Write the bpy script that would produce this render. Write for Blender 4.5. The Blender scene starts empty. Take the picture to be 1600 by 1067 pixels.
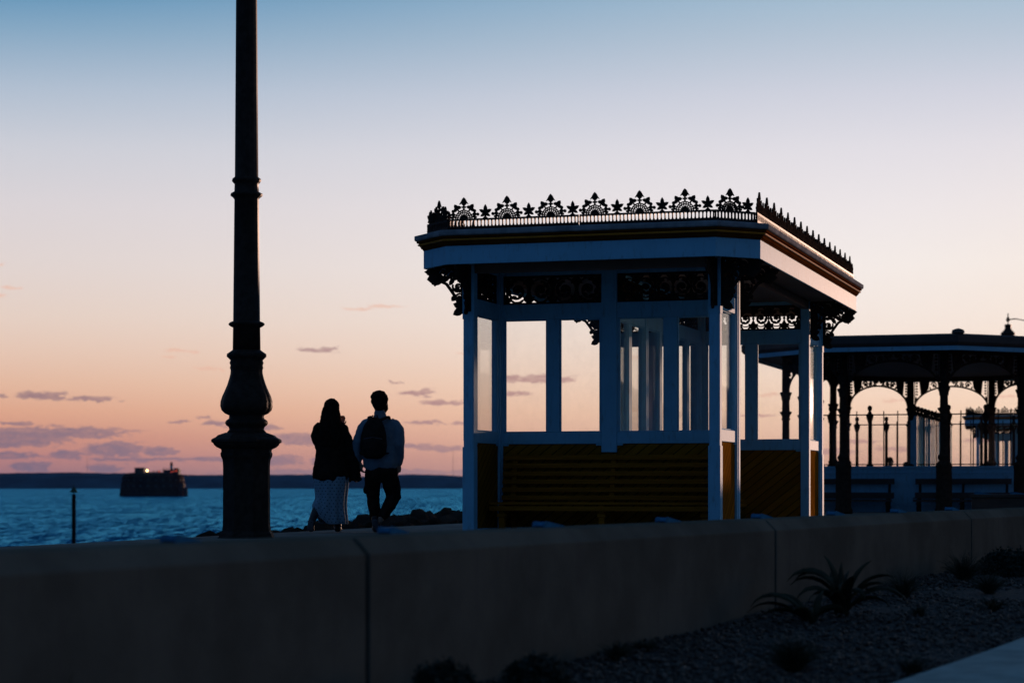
import bpy, math, random
import numpy as np
from mathutils import Vector, Matrix, noise as mnoise

random.seed(7)
PI = math.pi
R = math.radians
scene = bpy.context.scene
C = scene.collection

# ------------------------------------------------------------------ camera
FPX = 3400.0            # focal length in photograph pixels (1600 wide)
HOR = 760.0             # horizon row in the photograph
CAM_Z = 0.6
cam_d = bpy.data.cameras.new("camera")
cam = bpy.data.objects.new("camera", cam_d)
C.objects.link(cam)
cam.location = (0, 0, CAM_Z)
cam.rotation_euler = (R(90), 0, 0)
cam_d.sensor_width = 36.0
cam_d.lens = 36.0 * FPX / 1600.0
cam_d.shift_y = (HOR - 533.5) / 1600.0
cam_d.clip_start = 0.1
cam_d.clip_end = 60000
cam_d.dof.use_dof = True
cam_d.dof.focus_distance = 26.0
cam_d.dof.aperture_fstop = 2.4
scene.camera = cam

# ------------------------------------------------------------------ light
SUN_AZ, SUN_EL = 24.5, 2.2          # degrees right of the view axis, above horizon
sun_d = bpy.data.lights.new("sun", 'SUN')
sun_d.energy = 5.0
sun_d.angle = R(0.6)
sun_d.color = (1.0, 0.61, 0.44)
sun = bpy.data.objects.new("sun", sun_d)
C.objects.link(sun)
sd = Vector((math.sin(R(SUN_AZ)) * math.cos(R(SUN_EL)), math.cos(R(SUN_AZ)) * math.cos(R(SUN_EL)), math.sin(R(SUN_EL))))
sun.rotation_euler = sd.to_track_quat('Z', 'Y').to_euler()
sun.location = (30, 40, 20)

scene.view_settings.view_transform = 'Standard'
scene.view_settings.look = 'None'
scene.view_settings.exposure = 0.0
scene.view_settings.gamma = 1.0
scene.cycles.max_bounces = 8
scene.cycles.transparent_max_bounces = 24
scene.cycles.use_denoising = True
scene.cycles.sample_clamp_indirect = 4.0


def lin(r, g, b):
    f = lambda c: (c / 255 / 12.92) if c / 255 <= 0.04045 else ((c / 255 + 0.055) / 1.055) ** 2.4
    return (f(r), f(g), f(b), 1.0)


# ------------------------------------------------------------------ sky
world = bpy.data.worlds.new("World")
scene.world = world
world.use_nodes = True
nt = world.node_tree
nt.nodes.clear()


def N(tree, typ, **kw):
    n = tree.nodes.new(typ)
    for k, v in kw.items():
        setattr(n, k, v)
    return n


def mth(tree, op, a, b=None, c=None, clamp=False):
    n = tree.nodes.new('ShaderNodeMath')
    n.operation = op
    n.use_clamp = clamp
    for i, x in enumerate((a, b, c)):
        if x is None:
            continue
        if isinstance(x, (int, float)):
            n.inputs[i].default_value = x
        else:
            tree.links.new(x, n.inputs[i])
    return n.outputs[0]


def maprange(tree, val, a, b, c=0.0, d=1.0, smooth=True):
    n = tree.nodes.new('ShaderNodeMapRange')
    n.interpolation_type = 'SMOOTHSTEP' if smooth else 'LINEAR'
    n.inputs['From Min'].default_value = a
    n.inputs['From Max'].default_value = b
    n.inputs['To Min'].default_value = c
    n.inputs['To Max'].default_value = d
    tree.links.new(val, n.inputs['Value'])
    return n.outputs['Result']


def mixc(tree, fac, a, b):
    n = tree.nodes.new('ShaderNodeMix')
    n.data_type = 'RGBA'
    for s, x in ((0, fac), (6, a), (7, b)):
        if isinstance(x, (int, float)):
            n.inputs[s].default_value = x
        elif isinstance(x, tuple):
            n.inputs[s].default_value = x
        else:
            tree.links.new(x, n.inputs[s])
    return n.outputs[2]


def ramp(tree, fac, stops):
    n = tree.nodes.new('ShaderNodeValToRGB')
    cr = n.color_ramp
    cr.interpolation = 'LINEAR'
    while len(cr.elements) < len(stops):
        cr.elements.new(0.5)
    for e, (p, c) in zip(cr.elements, stops):
        e.position = p
        e.color = c
    tree.links.new(fac, n.inputs[0])
    return n.outputs[0]


tc = N(nt, 'ShaderNodeTexCoord')
sep = N(nt, 'ShaderNodeSeparateXYZ')
nrm = N(nt, 'ShaderNodeVectorMath', operation='NORMALIZE')
nt.links.new(tc.outputs['Generated'], nrm.inputs[0])
nt.links.new(nrm.outputs[0], sep.inputs[0])
dx, dy, dz = sep.outputs
el = mth(nt, 'MULTIPLY', mth(nt, 'ARCSINE', dz), 180 / PI)          # degrees
az = mth(nt, 'MULTIPLY', mth(nt, 'ARCTAN2', dx, dy), 180 / PI)
elc = mth(nt, 'DIVIDE', el, 90.0, clamp=True)
elr = mth(nt, 'POWER', elc, 0.5)


def ep(deg):
    return math.sqrt(max(deg, 0.0) / 90.0)


def epy(y):
    return ep(math.degrees(math.atan((HOR - y) / FPX)))


HIGH = [(ep(15.5), lin(44, 96, 138)), (ep(21), lin(40, 64, 102)), (ep(34), lin(42, 70, 104)), (1.0, lin(54, 88, 122))]
left = ramp(nt, elr, [
    (0.0, lin(150, 116, 128)), (epy(742), lin(164, 122, 130)), (epy(715), lin(198, 137, 130)), (epy(685), lin(213, 148, 128)),
    (epy(645), lin(228, 170, 141)), (epy(600), lin(232, 188, 162)), (epy(550), lin(233, 201, 182)), (epy(500), lin(232, 210, 197)),
    (epy(420), lin(227, 214, 210)), (epy(330), lin(220, 213, 216)), (epy(240), lin(205, 207, 216)), (epy(150), lin(176, 191, 209)),
    (epy(60), lin(132, 167, 195)), (epy(0), lin(96, 148, 185))] + HIGH)
right = ramp(nt, elr, [
    (0.0, lin(222, 160, 142)), (epy(742), lin(228, 172, 150)), (epy(715), lin(238, 186, 160)), (epy(685), lin(244, 200, 174)),
    (epy(645), lin(250, 213, 186)), (epy(600), lin(252, 223, 202)), (epy(550), lin(250, 230, 216)), (epy(500), lin(249, 235, 226)),
    (epy(420), lin(248, 239, 234)), (epy(330), lin(240, 233, 234)), (epy(240), lin(229, 225, 231)), (epy(150), lin(210, 212, 224)),
    (epy(60), lin(184, 198, 214)), (epy(0), lin(166, 190, 210))] + HIGH)
back = ramp(nt, elr, [
    (0.0, lin(46, 66, 92)), (ep(4), lin(44, 70, 104)), (ep(10), lin(40, 72, 112)), (ep(20), lin(40, 70, 108)),
    (ep(40), lin(46, 76, 112)), (1.0, lin(54, 88, 122))])
fr = maprange(nt, az, -16.0, 12.5)
front = mixc(nt, fr, left, right)
dot = N(nt, 'ShaderNodeVectorMath', operation='DOT_PRODUCT')
nt.links.new(nrm.outputs[0], dot.inputs[0])
dot.inputs[1].default_value = (math.sin(R(SUN_AZ)), math.cos(R(SUN_AZ)), 0)
fb = maprange(nt, dot.outputs['Value'], 0.77, 0.20)
sky = mixc(nt, fb, front, back)
# glow towards the (unseen) sun
glow = maprange(nt, dot.outputs['Value'], 0.955, 1.0)
glow = mth(nt, 'MULTIPLY', glow, maprange(nt, el, 14.0, 0.0))
sky = mixc(nt, mth(nt, 'MULTIPLY', glow, 0.4), sky, lin(255, 222, 190))

# clouds: low streaks and small cumulus near the horizon, by azimuth/elevation
aa = mth(nt, 'MULTIPLY', mth(nt, 'ARCTAN2', dx, dy), FPX / 1000)     # thousandths of the frame
ee = mth(nt, 'MULTIPLY', mth(nt, 'ARCSINE', dz), FPX / 1000)
comb = N(nt, 'ShaderNodeCombineXYZ')
nt.links.new(aa, comb.inputs[0])
nt.links.new(ee, comb.inputs[1])
mp = N(nt, 'ShaderNodeVectorMath', operation='MULTIPLY')
nt.links.new(comb.outputs[0], mp.inputs[0])
mp.inputs[1].default_value = (42.0, 120.0, 1)
nz = N(nt, 'ShaderNodeTexNoise')
nz.inputs['Scale'].default_value = 1.0
nz.inputs['Detail'].default_value = 7.0
nz.inputs['Roughness'].default_value = 0.66
nt.links.new(mp.outputs[0], nz.inputs['Vector'])
off = N(nt, 'ShaderNodeVectorMath', operation='SUBTRACT')
nt.links.new(nz.outputs['Color'], off.inputs[0])
off.inputs[1].default_value = (0.5, 0.5, 0.5)
osc = N(nt, 'ShaderNodeVectorMath', operation='MULTIPLY')
nt.links.new(off.outputs[0], osc.inputs[0])
osc.inputs[1].default_value = (0.055, 0.020, 0)
cpos = N(nt, 'ShaderNodeVectorMath', operation='ADD')
nt.links.new(comb.outputs[0], cpos.inputs[0])
nt.links.new(osc.outputs[0], cpos.inputs[1])


def cloud_field(blobs):
    cur = None
    for (x, y, w, h) in blobs:
        s = N(nt, 'ShaderNodeVectorMath', operation='SUBTRACT')
        nt.links.new(cpos.outputs[0], s.inputs[0])
        s.inputs[1].default_value = ((x - 800) / 1000, (HOR - y) / 1000, 0)
        m = N(nt, 'ShaderNodeVectorMath', operation='MULTIPLY')
        nt.links.new(s.outputs[0], m.inputs[0])
        m.inputs[1].default_value = (2000 / w, 2000 / h, 0)
        l = N(nt, 'ShaderNodeVectorMath', operation='LENGTH')
        nt.links.new(m.outputs[0], l.inputs[0])
        cur = l.outputs['Value'] if cur is None else mth(nt, 'MINIMUM', cur, l.outputs['Value'])
    rag = mth(nt, 'MULTIPLY_ADD', nz.outputs['Fac'], 2.2, -1.1)
    return mth(nt, 'ADD', cur, rag)


mauve = cloud_field([
    (78, 621, 84, 13), (150, 626, 80, 7), (5, 622, 40, 6), (95, 678, 230, 20), (20, 690, 180, 22), (36, 664, 50, 6),
    (30, 712, 90, 12), (115, 711, 56, 14), (185, 702, 96, 24), (255, 706, 60, 14), (225, 718, 190, 7), (60, 730, 70, 16),
    (172, 732, 60, 14), (345, 718, 120, 8), (285, 660, 36, 5), (340, 663, 44, 9), (320, 653, 26, 4), (498, 547, 66, 9),
    (465, 687, 84, 20), (425, 668, 30, 9), (440, 720, 60, 18), (505, 722, 40, 16), (652, 613, 60, 10), (660, 615, 30, 9),
    (694, 629, 80, 7), (560, 738, 420, 12), (664, 661, 70, 5), (724, 661, 40, 6), (690, 701, 90, 10), (650, 697, 60, 7),
    (800, 590, 34, 12), (850, 592, 100, 14), (806, 615, 40, 8), (620, 598, 26, 4), (1340, 692, 70, 7), (1300, 705, 60, 8),
    (1400, 702, 80, 6), (1525, 690, 60, 7), (980, 700, 120, 8), (1180, 650, 60, 5), (-120, 650, 200, 22), (-200, 705, 260, 30)])
rose = cloud_field([
    (560, 484, 60, 6), (602, 479, 70, 7), (285, 551, 56, 8), (268, 560, 30, 5), (5, 473, 50, 12), (2, 424, 24, 9), (330, 578, 60, 6),
    (722, 553, 30, 5), (1388, 628, 36, 5), (1550, 623, 60, 6), (1195, 618, 50, 6), (1000, 560, 70, 6), (750, 440, 20, 4), (30, 458, 40, 5)])
fm = mth(nt, 'MULTIPLY', maprange(nt, mauve, 1.15, 0.75), maprange(nt, nz.outputs['Fac'], 0.3, 0.62, 0.55, 0.92))
frs = mth(nt, 'MULTIPLY', maprange(nt, rose, 1.05, 0.45), 0.55)
mauve_c = mixc(nt, maprange(nt, ee, 0.03, 0.16), lin(128, 112, 132), lin(152, 122, 128))
mauve_c = mixc(nt, fr, mauve_c, lin(206, 158, 150))
sky = mixc(nt, frs, sky, lin(236, 184, 160))
sky = mixc(nt, fm, sky, mauve_c)
bg = N(nt, 'ShaderNodeBackground')
bg.inputs['Strength'].default_value = 1.0
nt.links.new(sky, bg.inputs['Color'])
wo = N(nt, 'ShaderNodeOutputWorld')
nt.links.new(bg.outputs[0], wo.inputs['Surface'])
world.cycles.sampling_method = 'MANUAL'
world.cycles.sample_map_resolution = 1024


# ------------------------------------------------------------------ materials
def mat(name, col, rough=0.6, var=0.25, scale=6.0, metal=0.0, bump=0.0, bscale=40.0, spec=0.5, stretch=(1, 1, 1)):
    m = bpy.data.materials.new(name)
    m.use_nodes = True
    t = m.node_tree
    b = t.nodes['Principled BSDF']
    b.inputs['Roughness'].default_value = rough
    b.inputs['Metallic'].default_value = metal
    b.inputs['Specular IOR Level'].default_value = spec
    co = N(t, 'ShaderNodeTexCoord')
    mpn = N(t, 'ShaderNodeMapping')
    mpn.inputs['Scale'].default_value = stretch
    t.links.new(co.outputs['Object'], mpn.inputs[0])
    n = N(t, 'ShaderNodeTexNoise')
    n.inputs['Scale'].default_value = scale
    n.inputs['Detail'].default_value = 6
    n.inputs['Roughness'].default_value = 0.6
    t.links.new(mpn.outputs[0], n.inputs['Vector'])
    lo = tuple(c * (1 - var) for c in col) + (1,)
    hi = tuple(min(1, c * (1 + var)) for c in col) + (1,)
    f = maprange(t, n.outputs['Fac'], 0.3, 0.7)
    t.links.new(mixc(t, f, lo, hi), b.inputs['Base Color'])
    if bump:
        n2 = N(t, 'ShaderNodeTexNoise')
        n2.inputs['Scale'].default_value = bscale
        n2.inputs['Detail'].default_value = 5
        t.links.new(mpn.outputs[0], n2.inputs['Vector'])
        bp = N(t, 'ShaderNodeBump')
        bp.inputs['Strength'].default_value = bump
        bp.inputs['Distance'].default_value = 0.02
        t.links.new(n2.outputs['Fac'], bp.inputs['Height'])
        t.links.new(bp.outputs[0], b.inputs['Normal'])
    return m


def paint_mat(name, col, spec):
    """gloss paint with dirt specks and drip streaks"""
    m = mat(name, col, 0.65, 0.05, 3.0, bump=0.05, bscale=60, spec=spec)
    t = m.node_tree
    b = t.nodes['Principled BSDF']
    src = b.inputs['Base Color'].links[0].from_socket
    co = N(t, 'ShaderNodeTexCoord')
    mp_ = N(t, 'ShaderNodeMapping')
    mp_.inputs['Scale'].default_value = (9, 9, 2.2)
    t.links.new(co.outputs['Object'], mp_.inputs[0])
    n = N(t, 'ShaderNodeTexNoise')
    n.inputs['Scale'].default_value = 2.0
    n.inputs['Detail'].default_value = 8
    n.inputs['Roughness'].default_value = 0.75
    t.links.new(mp_.outputs[0], n.inputs['Vector'])
    f = mth(t, 'MULTIPLY', maprange(t, n.outputs['Fac'], 0.52, 0.74), 0.6)
    t.links.new(mixc(t, f, src, (0.16, 0.13, 0.10, 1)), b.inputs['Base Color'])
    return m


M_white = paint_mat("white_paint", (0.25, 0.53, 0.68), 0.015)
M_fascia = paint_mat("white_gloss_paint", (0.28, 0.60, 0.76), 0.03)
M_amber = mat("amber_paint", (0.46, 0.12, 0.012), 0.45, 0.2, 5.0, spec=0.0)
M_rail = mat("black_gloss_rail", (0.022, 0.020, 0.018), 0.55, 0.3, 12.0, spec=0.10)
M_brown = mat("brown_moulding_paint", (0.14, 0.040, 0.008), 0.6, 0.2, 5.0, spec=0.0)
M_bead = mat("amber_gloss_bead", (0.80, 0.26, 0.03), 0.35, 0.1, 5.0, spec=0.1)
M_lead = mat("grey_roof_paint", (0.32, 0.31, 0.31), 0.7, 0.25, 6.0, spec=0.0)
M_soffit = mat("soffit_and_shaded_beams", (0.22, 0.13, 0.09), 0.8, 0.1, 3.0)
M_iron = mat("black_iron", (0.046, 0.029, 0.021), 0.8, 0.3, 12.0, bump=0.1, bscale=60, spec=0.0)
M_ironr = mat("black_cast_iron", (0.046, 0.029, 0.021), 0.55, 0.3, 12.0, bump=0.15, bscale=90, spec=0.08)
M_bench = mat("amber_stained_wood", (0.33, 0.105, 0.010), 0.6, 0.2, 2.0, bump=0.1, bscale=20, stretch=(1, 6, 30), spec=0.0)
M_darkwood = mat("dark_bench_wood", (0.050, 0.034, 0.025), 0.6, 0.3, 3.0)
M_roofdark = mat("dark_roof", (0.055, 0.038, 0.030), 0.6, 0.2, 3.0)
M_blue = mat("blue_enamel", (0.045, 0.18, 0.31), 0.5, 0.15, 20, spec=0.0)
M_stone = mat("fort_granite", (0.050, 0.034, 0.026), 0.9, 0.3, 0.25, spec=0.0)
M_fortroof = mat("fort_roof", (0.07, 0.075, 0.08), 0.8, 0.2, 0.2, spec=0.0)
M_rock = mat("armour_rock", (0.048, 0.033, 0.026), 0.85, 0.4, 1.2, bump=0.5, bscale=6, spec=0.0)
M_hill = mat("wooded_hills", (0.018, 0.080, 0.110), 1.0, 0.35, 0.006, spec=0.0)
M_prom = mat("promenade_paving", (0.30, 0.25, 0.21), 0.8, 0.2, 2.0, bump=0.15, bscale=50, spec=0.0)
M_path = mat("path_slabs", (0.32, 0.40, 0.37), 0.85, 0.2, 4.0, bump=0.2, bscale=70, spec=0.1)
M_asph = mat("asphalt", (0.05, 0.05, 0.05), 0.9, 0.3, 20)
M_soil = mat("garden_soil", (0.028, 0.025, 0.022), 0.95, 0.5, 9.0, bump=0.4, bscale=40)
M_leaf = mat("strap_leaf", (0.034, 0.034, 0.018), 0.6, 0.4, 8.0, spec=0.1)
M_grass = mat("dry_grass", (0.035, 0.040, 0.018), 0.8, 0.4, 8.0)
M_shrub = mat("shrub_leaf", (0.022, 0.032, 0.018), 0.7, 0.4, 8.0)
M_skin = mat("skin", (0.34, 0.20, 0.14), 0.55, 0.1, 10)
M_hair = mat("dark_hair", (0.026, 0.017, 0.012), 0.85, 0.4, 60, bump=0.4, bscale=120, stretch=(1, 1, 0.15), spec=0.0)
M_coat = mat("black_coat", (0.030, 0.020, 0.015), 0.85, 0.25, 14, bump=0.4, bscale=16, spec=0.0)
M_denim = mat("pale_blue_jacket", (0.17, 0.24, 0.30), 0.85, 0.15, 8, bump=0.6, bscale=12, spec=0.0)
M_trouser = mat("black_trousers", (0.030, 0.020, 0.016), 0.9, 0.25, 12, bump=0.5, bscale=14, spec=0.0)
M_bag = mat("black_backpack_cloth", (0.026, 0.019, 0.016), 0.7, 0.3, 14, bump=0.5, bscale=18, spec=0.06)
M_shoe = mat("dark_leather", (0.02, 0.018, 0.018), 0.5, 0.2, 14)
M_sole = mat("grey_rubber_sole", (0.10, 0.10, 0.11), 0.7, 0.2, 14)
M_post = mat("black_marker_paint", (0.02, 0.018, 0.016), 0.6, 0.2, 4, spec=0.0)
M_top = mat("green_topmark", (0.05, 0.09, 0.06), 0.6, 0.2, 4, spec=0.0)


def wall_mat():
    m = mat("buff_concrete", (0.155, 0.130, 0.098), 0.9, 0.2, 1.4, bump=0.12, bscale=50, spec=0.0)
    t = m.node_tree
    b = t.nodes['Principled BSDF']
    src = b.inputs['Base Color'].links[0].from_socket
    co = N(t, 'ShaderNodeTexCoord')
    mp_ = N(t, 'ShaderNodeMapping')
    mp_.inputs['Scale'].default_value = (5, 5, 0.5)
    t.links.new(co.outputs['Object'], mp_.inputs[0])
    n = N(t, 'ShaderNodeTexNoise')
    n.inputs['Scale'].default_value = 1.5
    n.inputs['Detail'].default_value = 7
    n.inputs['Roughness'].default_value = 0.7
    t.links.new(mp_.outputs[0], n.inputs['Vector'])
    f = mth(t, 'MULTIPLY', maprange(t, n.outputs['Fac'], 0.52, 0.72), 0.6)
    t.links.new(mixc(t, f, src, (0.14, 0.11, 0.09, 1)), b.inputs['Base Color'])
    return m


M_wall = wall_mat()


def board_mat():
    """varnished boards laid on the diagonal, with grain and open joints"""
    m = bpy.data.materials.new("varnished_diagonal_boards")
    m.use_nodes = True
    t = m.node_tree
    b = t.nodes['Principled BSDF']
    b.inputs['Roughness'].default_value = 0.6
    b.inputs['Specular IOR Level'].default_value = 0.0
    uv = N(t, 'ShaderNodeUVMap')
    mp_ = N(t, 'ShaderNodeMapping')
    mp_.inputs['Rotation'].default_value = (0, 0, R(52))
    t.links.new(uv.outputs[0], mp_.inputs[0])
    sp = N(t, 'ShaderNodeSeparateXYZ')
    t.links.new(mp_.outputs[0], sp.inputs[0])
    bx = mth(t, 'MULTIPLY', sp.outputs[0], 1 / 0.09)
    fr_ = mth(t, 'FRACT', bx)
    idx = mth(t, 'FLOOR', bx)
    gap = mth(t, 'LESS_THAN', mth(t, 'ABSOLUTE', mth(t, 'SUBTRACT', fr_, 0.5)), 0.455)
    wn = N(t, 'ShaderNodeTexWhiteNoise', noise_dimensions='1D')
    t.links.new(idx, wn.inputs['W'])
    sc = N(t, 'ShaderNodeVectorMath', operation='MULTIPLY')
    t.links.new(mp_.outputs[0], sc.inputs[0])
    sc.inputs[1].default_value = (60, 3, 1)
    n = N(t, 'ShaderNodeTexNoise')
    n.inputs['Scale'].default_value = 1.0
    n.inputs['Detail'].default_value = 5
    t.links.new(sc.outputs[0], n.inputs['Vector'])
    v = mth(t, 'MULTIPLY_ADD', wn.outputs['Value'], 0.35, mth(t, 'MULTIPLY', n.outputs['Fac'], 0.65))
    col = mixc(t, v, (0.11, 0.034, 0.004, 1), (0.46, 0.17, 0.014, 1))
    t.links.new(mixc(t, gap, (0.02, 0.008, 0.003, 1), col), b.inputs['Base Color'])
    bp = N(t, 'ShaderNodeBump')
    bp.inputs['Strength'].default_value = 0.6
    bp.inputs['Distance'].default_value = 0.006
    t.links.new(mth(t, 'MULTIPLY_ADD', n.outputs['Fac'], 0.25, gap), bp.inputs['Height'])
    t.links.new(bp.outputs[0], b.inputs['Normal'])
    return m


M_board = board_mat()


def glass_mat():
    m = bpy.data.materials.new("salt_dusted_glass")
    m.use_nodes = True
    t = m.node_tree
    t.nodes.clear()
    tr = N(t, 'ShaderNodeBsdfTransparent')
    tr.inputs[0].default_value = (0.99, 0.99, 0.985, 1)
    gl = N(t, 'ShaderNodeBsdfGlossy')
    gl.inputs['Roughness'].default_value = 0.03
    df = N(t, 'ShaderNodeBsdfDiffuse')
    df.inputs[0].default_value = (0.5, 0.5, 0.5, 1)
    lw = N(t, 'ShaderNodeFresnel')
    lw.inputs['IOR'].default_value = 1.30
    co = N(t, 'ShaderNodeTexCoord')
    n = N(t, 'ShaderNodeTexNoise')
    n.inputs['Scale'].default_value = 5.0
    n.inputs['Detail'].default_value = 9
    n.inputs['Roughness'].default_value = 0.75
    t.links.new(co.outputs['Object'], n.inputs['Vector'])
    dust = maprange(t, n.outputs['Fac'], 0.35, 0.75, 0.004, 0.035)
    m1 = N(t, 'ShaderNodeMixShader')
    t.links.new(dust, m1.inputs[0])
    t.links.new(tr.outputs[0], m1.inputs[1])
    t.links.new(df.outputs[0], m1.inputs[2])
    m2 = N(t, 'ShaderNodeMixShader')
    t.links.new(mth(t, 'MULTIPLY', lw.outputs[0], 0.4), m2.inputs[0])
    t.links.new(m1.outputs[0], m2.inputs[1])
    t.links.new(gl.outputs[0], m2.inputs[2])
    o = N(t, 'ShaderNodeOutputMaterial')
    t.links.new(m2.outputs[0], o.inputs[0])
    return m


M_glass = glass_mat()


def water_mat():
    m = bpy.data.materials.new("sea_water")
    m.use_nodes = True
    t = m.node_tree
    t.nodes.clear()
    co = N(t, 'ShaderNodeTexCoord')
    # wave slopes; at this grazing angle only the facets that lean towards the viewer are seen
    acc = None
    for (sx, sy, w) in ((2.8, 0.24, 0.70), (1.2, 0.080, 0.85), (0.45, 0.028, 0.50), (0.05, 0.003, 0.22)):
        mp_ = N(t, 'ShaderNodeMapping')
        mp_.inputs['Scale'].default_value = (sx, sy, 1)
        mp_.inputs['Rotation'].default_value = (0, 0, R(2))
        t.links.new(co.outputs['Object'], mp_.inputs[0])
        n = N(t, 'ShaderNodeTexNoise')
        n.inputs['Scale'].default_value = 1.0
        n.inputs['Detail'].default_value = 3
        n.inputs['Roughness'].default_value = 0.6
        t.links.new(mp_.outputs[0], n.inputs['Vector'])
        v = N(t, 'ShaderNodeVectorMath', operation='SUBTRACT')
        t.links.new(n.outputs['Color'], v.inputs[0])
        v.inputs[1].default_value = (0.5, 0.5, 0.5)
        w_ = N(t, 'ShaderNodeVectorMath', operation='SCALE')
        t.links.new(v.outputs[0], w_.inputs[0])
        w_.inputs['Scale'].default_value = w * 2.3
        if acc is None:
            acc = w_
        else:
            ad = N(t, 'ShaderNodeVectorMath', operation='ADD')
            t.links.new(acc.outputs[0], ad.inputs[0])
            t.links.new(w_.outputs[0], ad.inputs[1])
            acc = ad
    sp = N(t, 'ShaderNodeSeparateXYZ')
    t.links.new(acc.outputs[0], sp.inputs[0])
    cb = N(t, 'ShaderNodeCombineXYZ')
    t.links.new(mth(t, 'MULTIPLY', sp.outputs[0], 0.35), cb.inputs[0])
    t.links.new(mth(t, 'MINIMUM', mth(t, 'SUBTRACT', sp.outputs[1], 0.15), 0.0), cb.inputs[1])
    cb.inputs[2].default_value = 1.0
    bp = N(t, 'ShaderNodeVectorMath', operation='NORMALIZE')
    t.links.new(cb.outputs[0], bp.inputs[0])
    df = N(t, 'ShaderNodeBsdfDiffuse')
    df.inputs[0].default_value = (0.003, 0.09, 0.18, 1)
    gl = N(t, 'ShaderNodeBsdfGlossy')
    gl.inputs[0].default_value = (0.060, 0.47, 0.88, 1)
    gl.inputs['Roughness'].default_value = 0.12
    t.links.new(bp.outputs[0], gl.inputs['Normal'])
    t.links.new(bp.outputs[0], df.inputs['Normal'])
    fr_ = N(t, 'ShaderNodeFresnel')
    fr_.inputs['IOR'].default_value = 1.33
    t.links.new(bp.outputs[0], fr_.inputs['Normal'])
    mx = N(t, 'ShaderNodeMixShader')
    t.links.new(fr_.outputs[0], mx.inputs[0])
    t.links.new(df.outputs[0], mx.inputs[1])
    t.links.new(gl.outputs[0], mx.inputs[2])
    o = N(t, 'ShaderNodeOutputMaterial')
    t.links.new(mx.outputs[0], o.inputs[0])
    return m


M_sea = water_mat()


def dots_mat():
    m = bpy.data.materials.new("polka_dot_skirt_cloth")
    m.use_nodes = True
    t = m.node_tree
    b = t.nodes['Principled BSDF']
    b.inputs['Roughness'].default_value = 0.9
    uv = N(t, 'ShaderNodeUVMap')
    sp = N(t, 'ShaderNodeSeparateXYZ')
    t.links.new(uv.outputs[0], sp.inputs[0])
    row = mth(t, 'MULTIPLY', sp.outputs[1], 1 / 0.040)
    odd = mth(t, 'MULTIPLY', mth(t, 'MODULO', mth(t, 'FLOOR', row), 2.0), 0.5)
    cx = mth(t, 'SUBTRACT', mth(t, 'FRACT', mth(t, 'ADD', mth(t, 'MULTIPLY', sp.outputs[0], 1 / 0.055), odd)), 0.5)
    cy = mth(t, 'SUBTRACT', mth(t, 'FRACT', row), 0.5)
    d2 = mth(t, 'ADD', mth(t, 'POWER', mth(t, 'MULTIPLY', cx, 0.055), 2.0), mth(t, 'POWER', mth(t, 'MULTIPLY', cy, 0.040), 2.0))
    ins = mth(t, 'LESS_THAN', d2, 0.0075 ** 2)
    t.links.new(mixc(t, ins, (0.24, 0.36, 0.44, 1), (0.03, 0.03, 0.03, 1)), b.inputs['Base Color'])
    return m


M_skirt = dots_mat()


def emit_mat(name, col, s):
    m = bpy.data.materials.new(name)
    m.use_nodes = True
    b = m.node_tree.nodes['Principled BSDF']
    b.inputs['Base Color'].default_value = col
    b.inputs['Emission Color'].default_value = col
    b.inputs['Emission Strength'].default_value = s
    return m


M_lampw = emit_mat("warm_lamp", (1.0, 0.62, 0.22, 1), 9.0)
M_lampr = emit_mat("red_lamp", (1.0, 0.12, 0.05, 1), 1.2)


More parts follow.
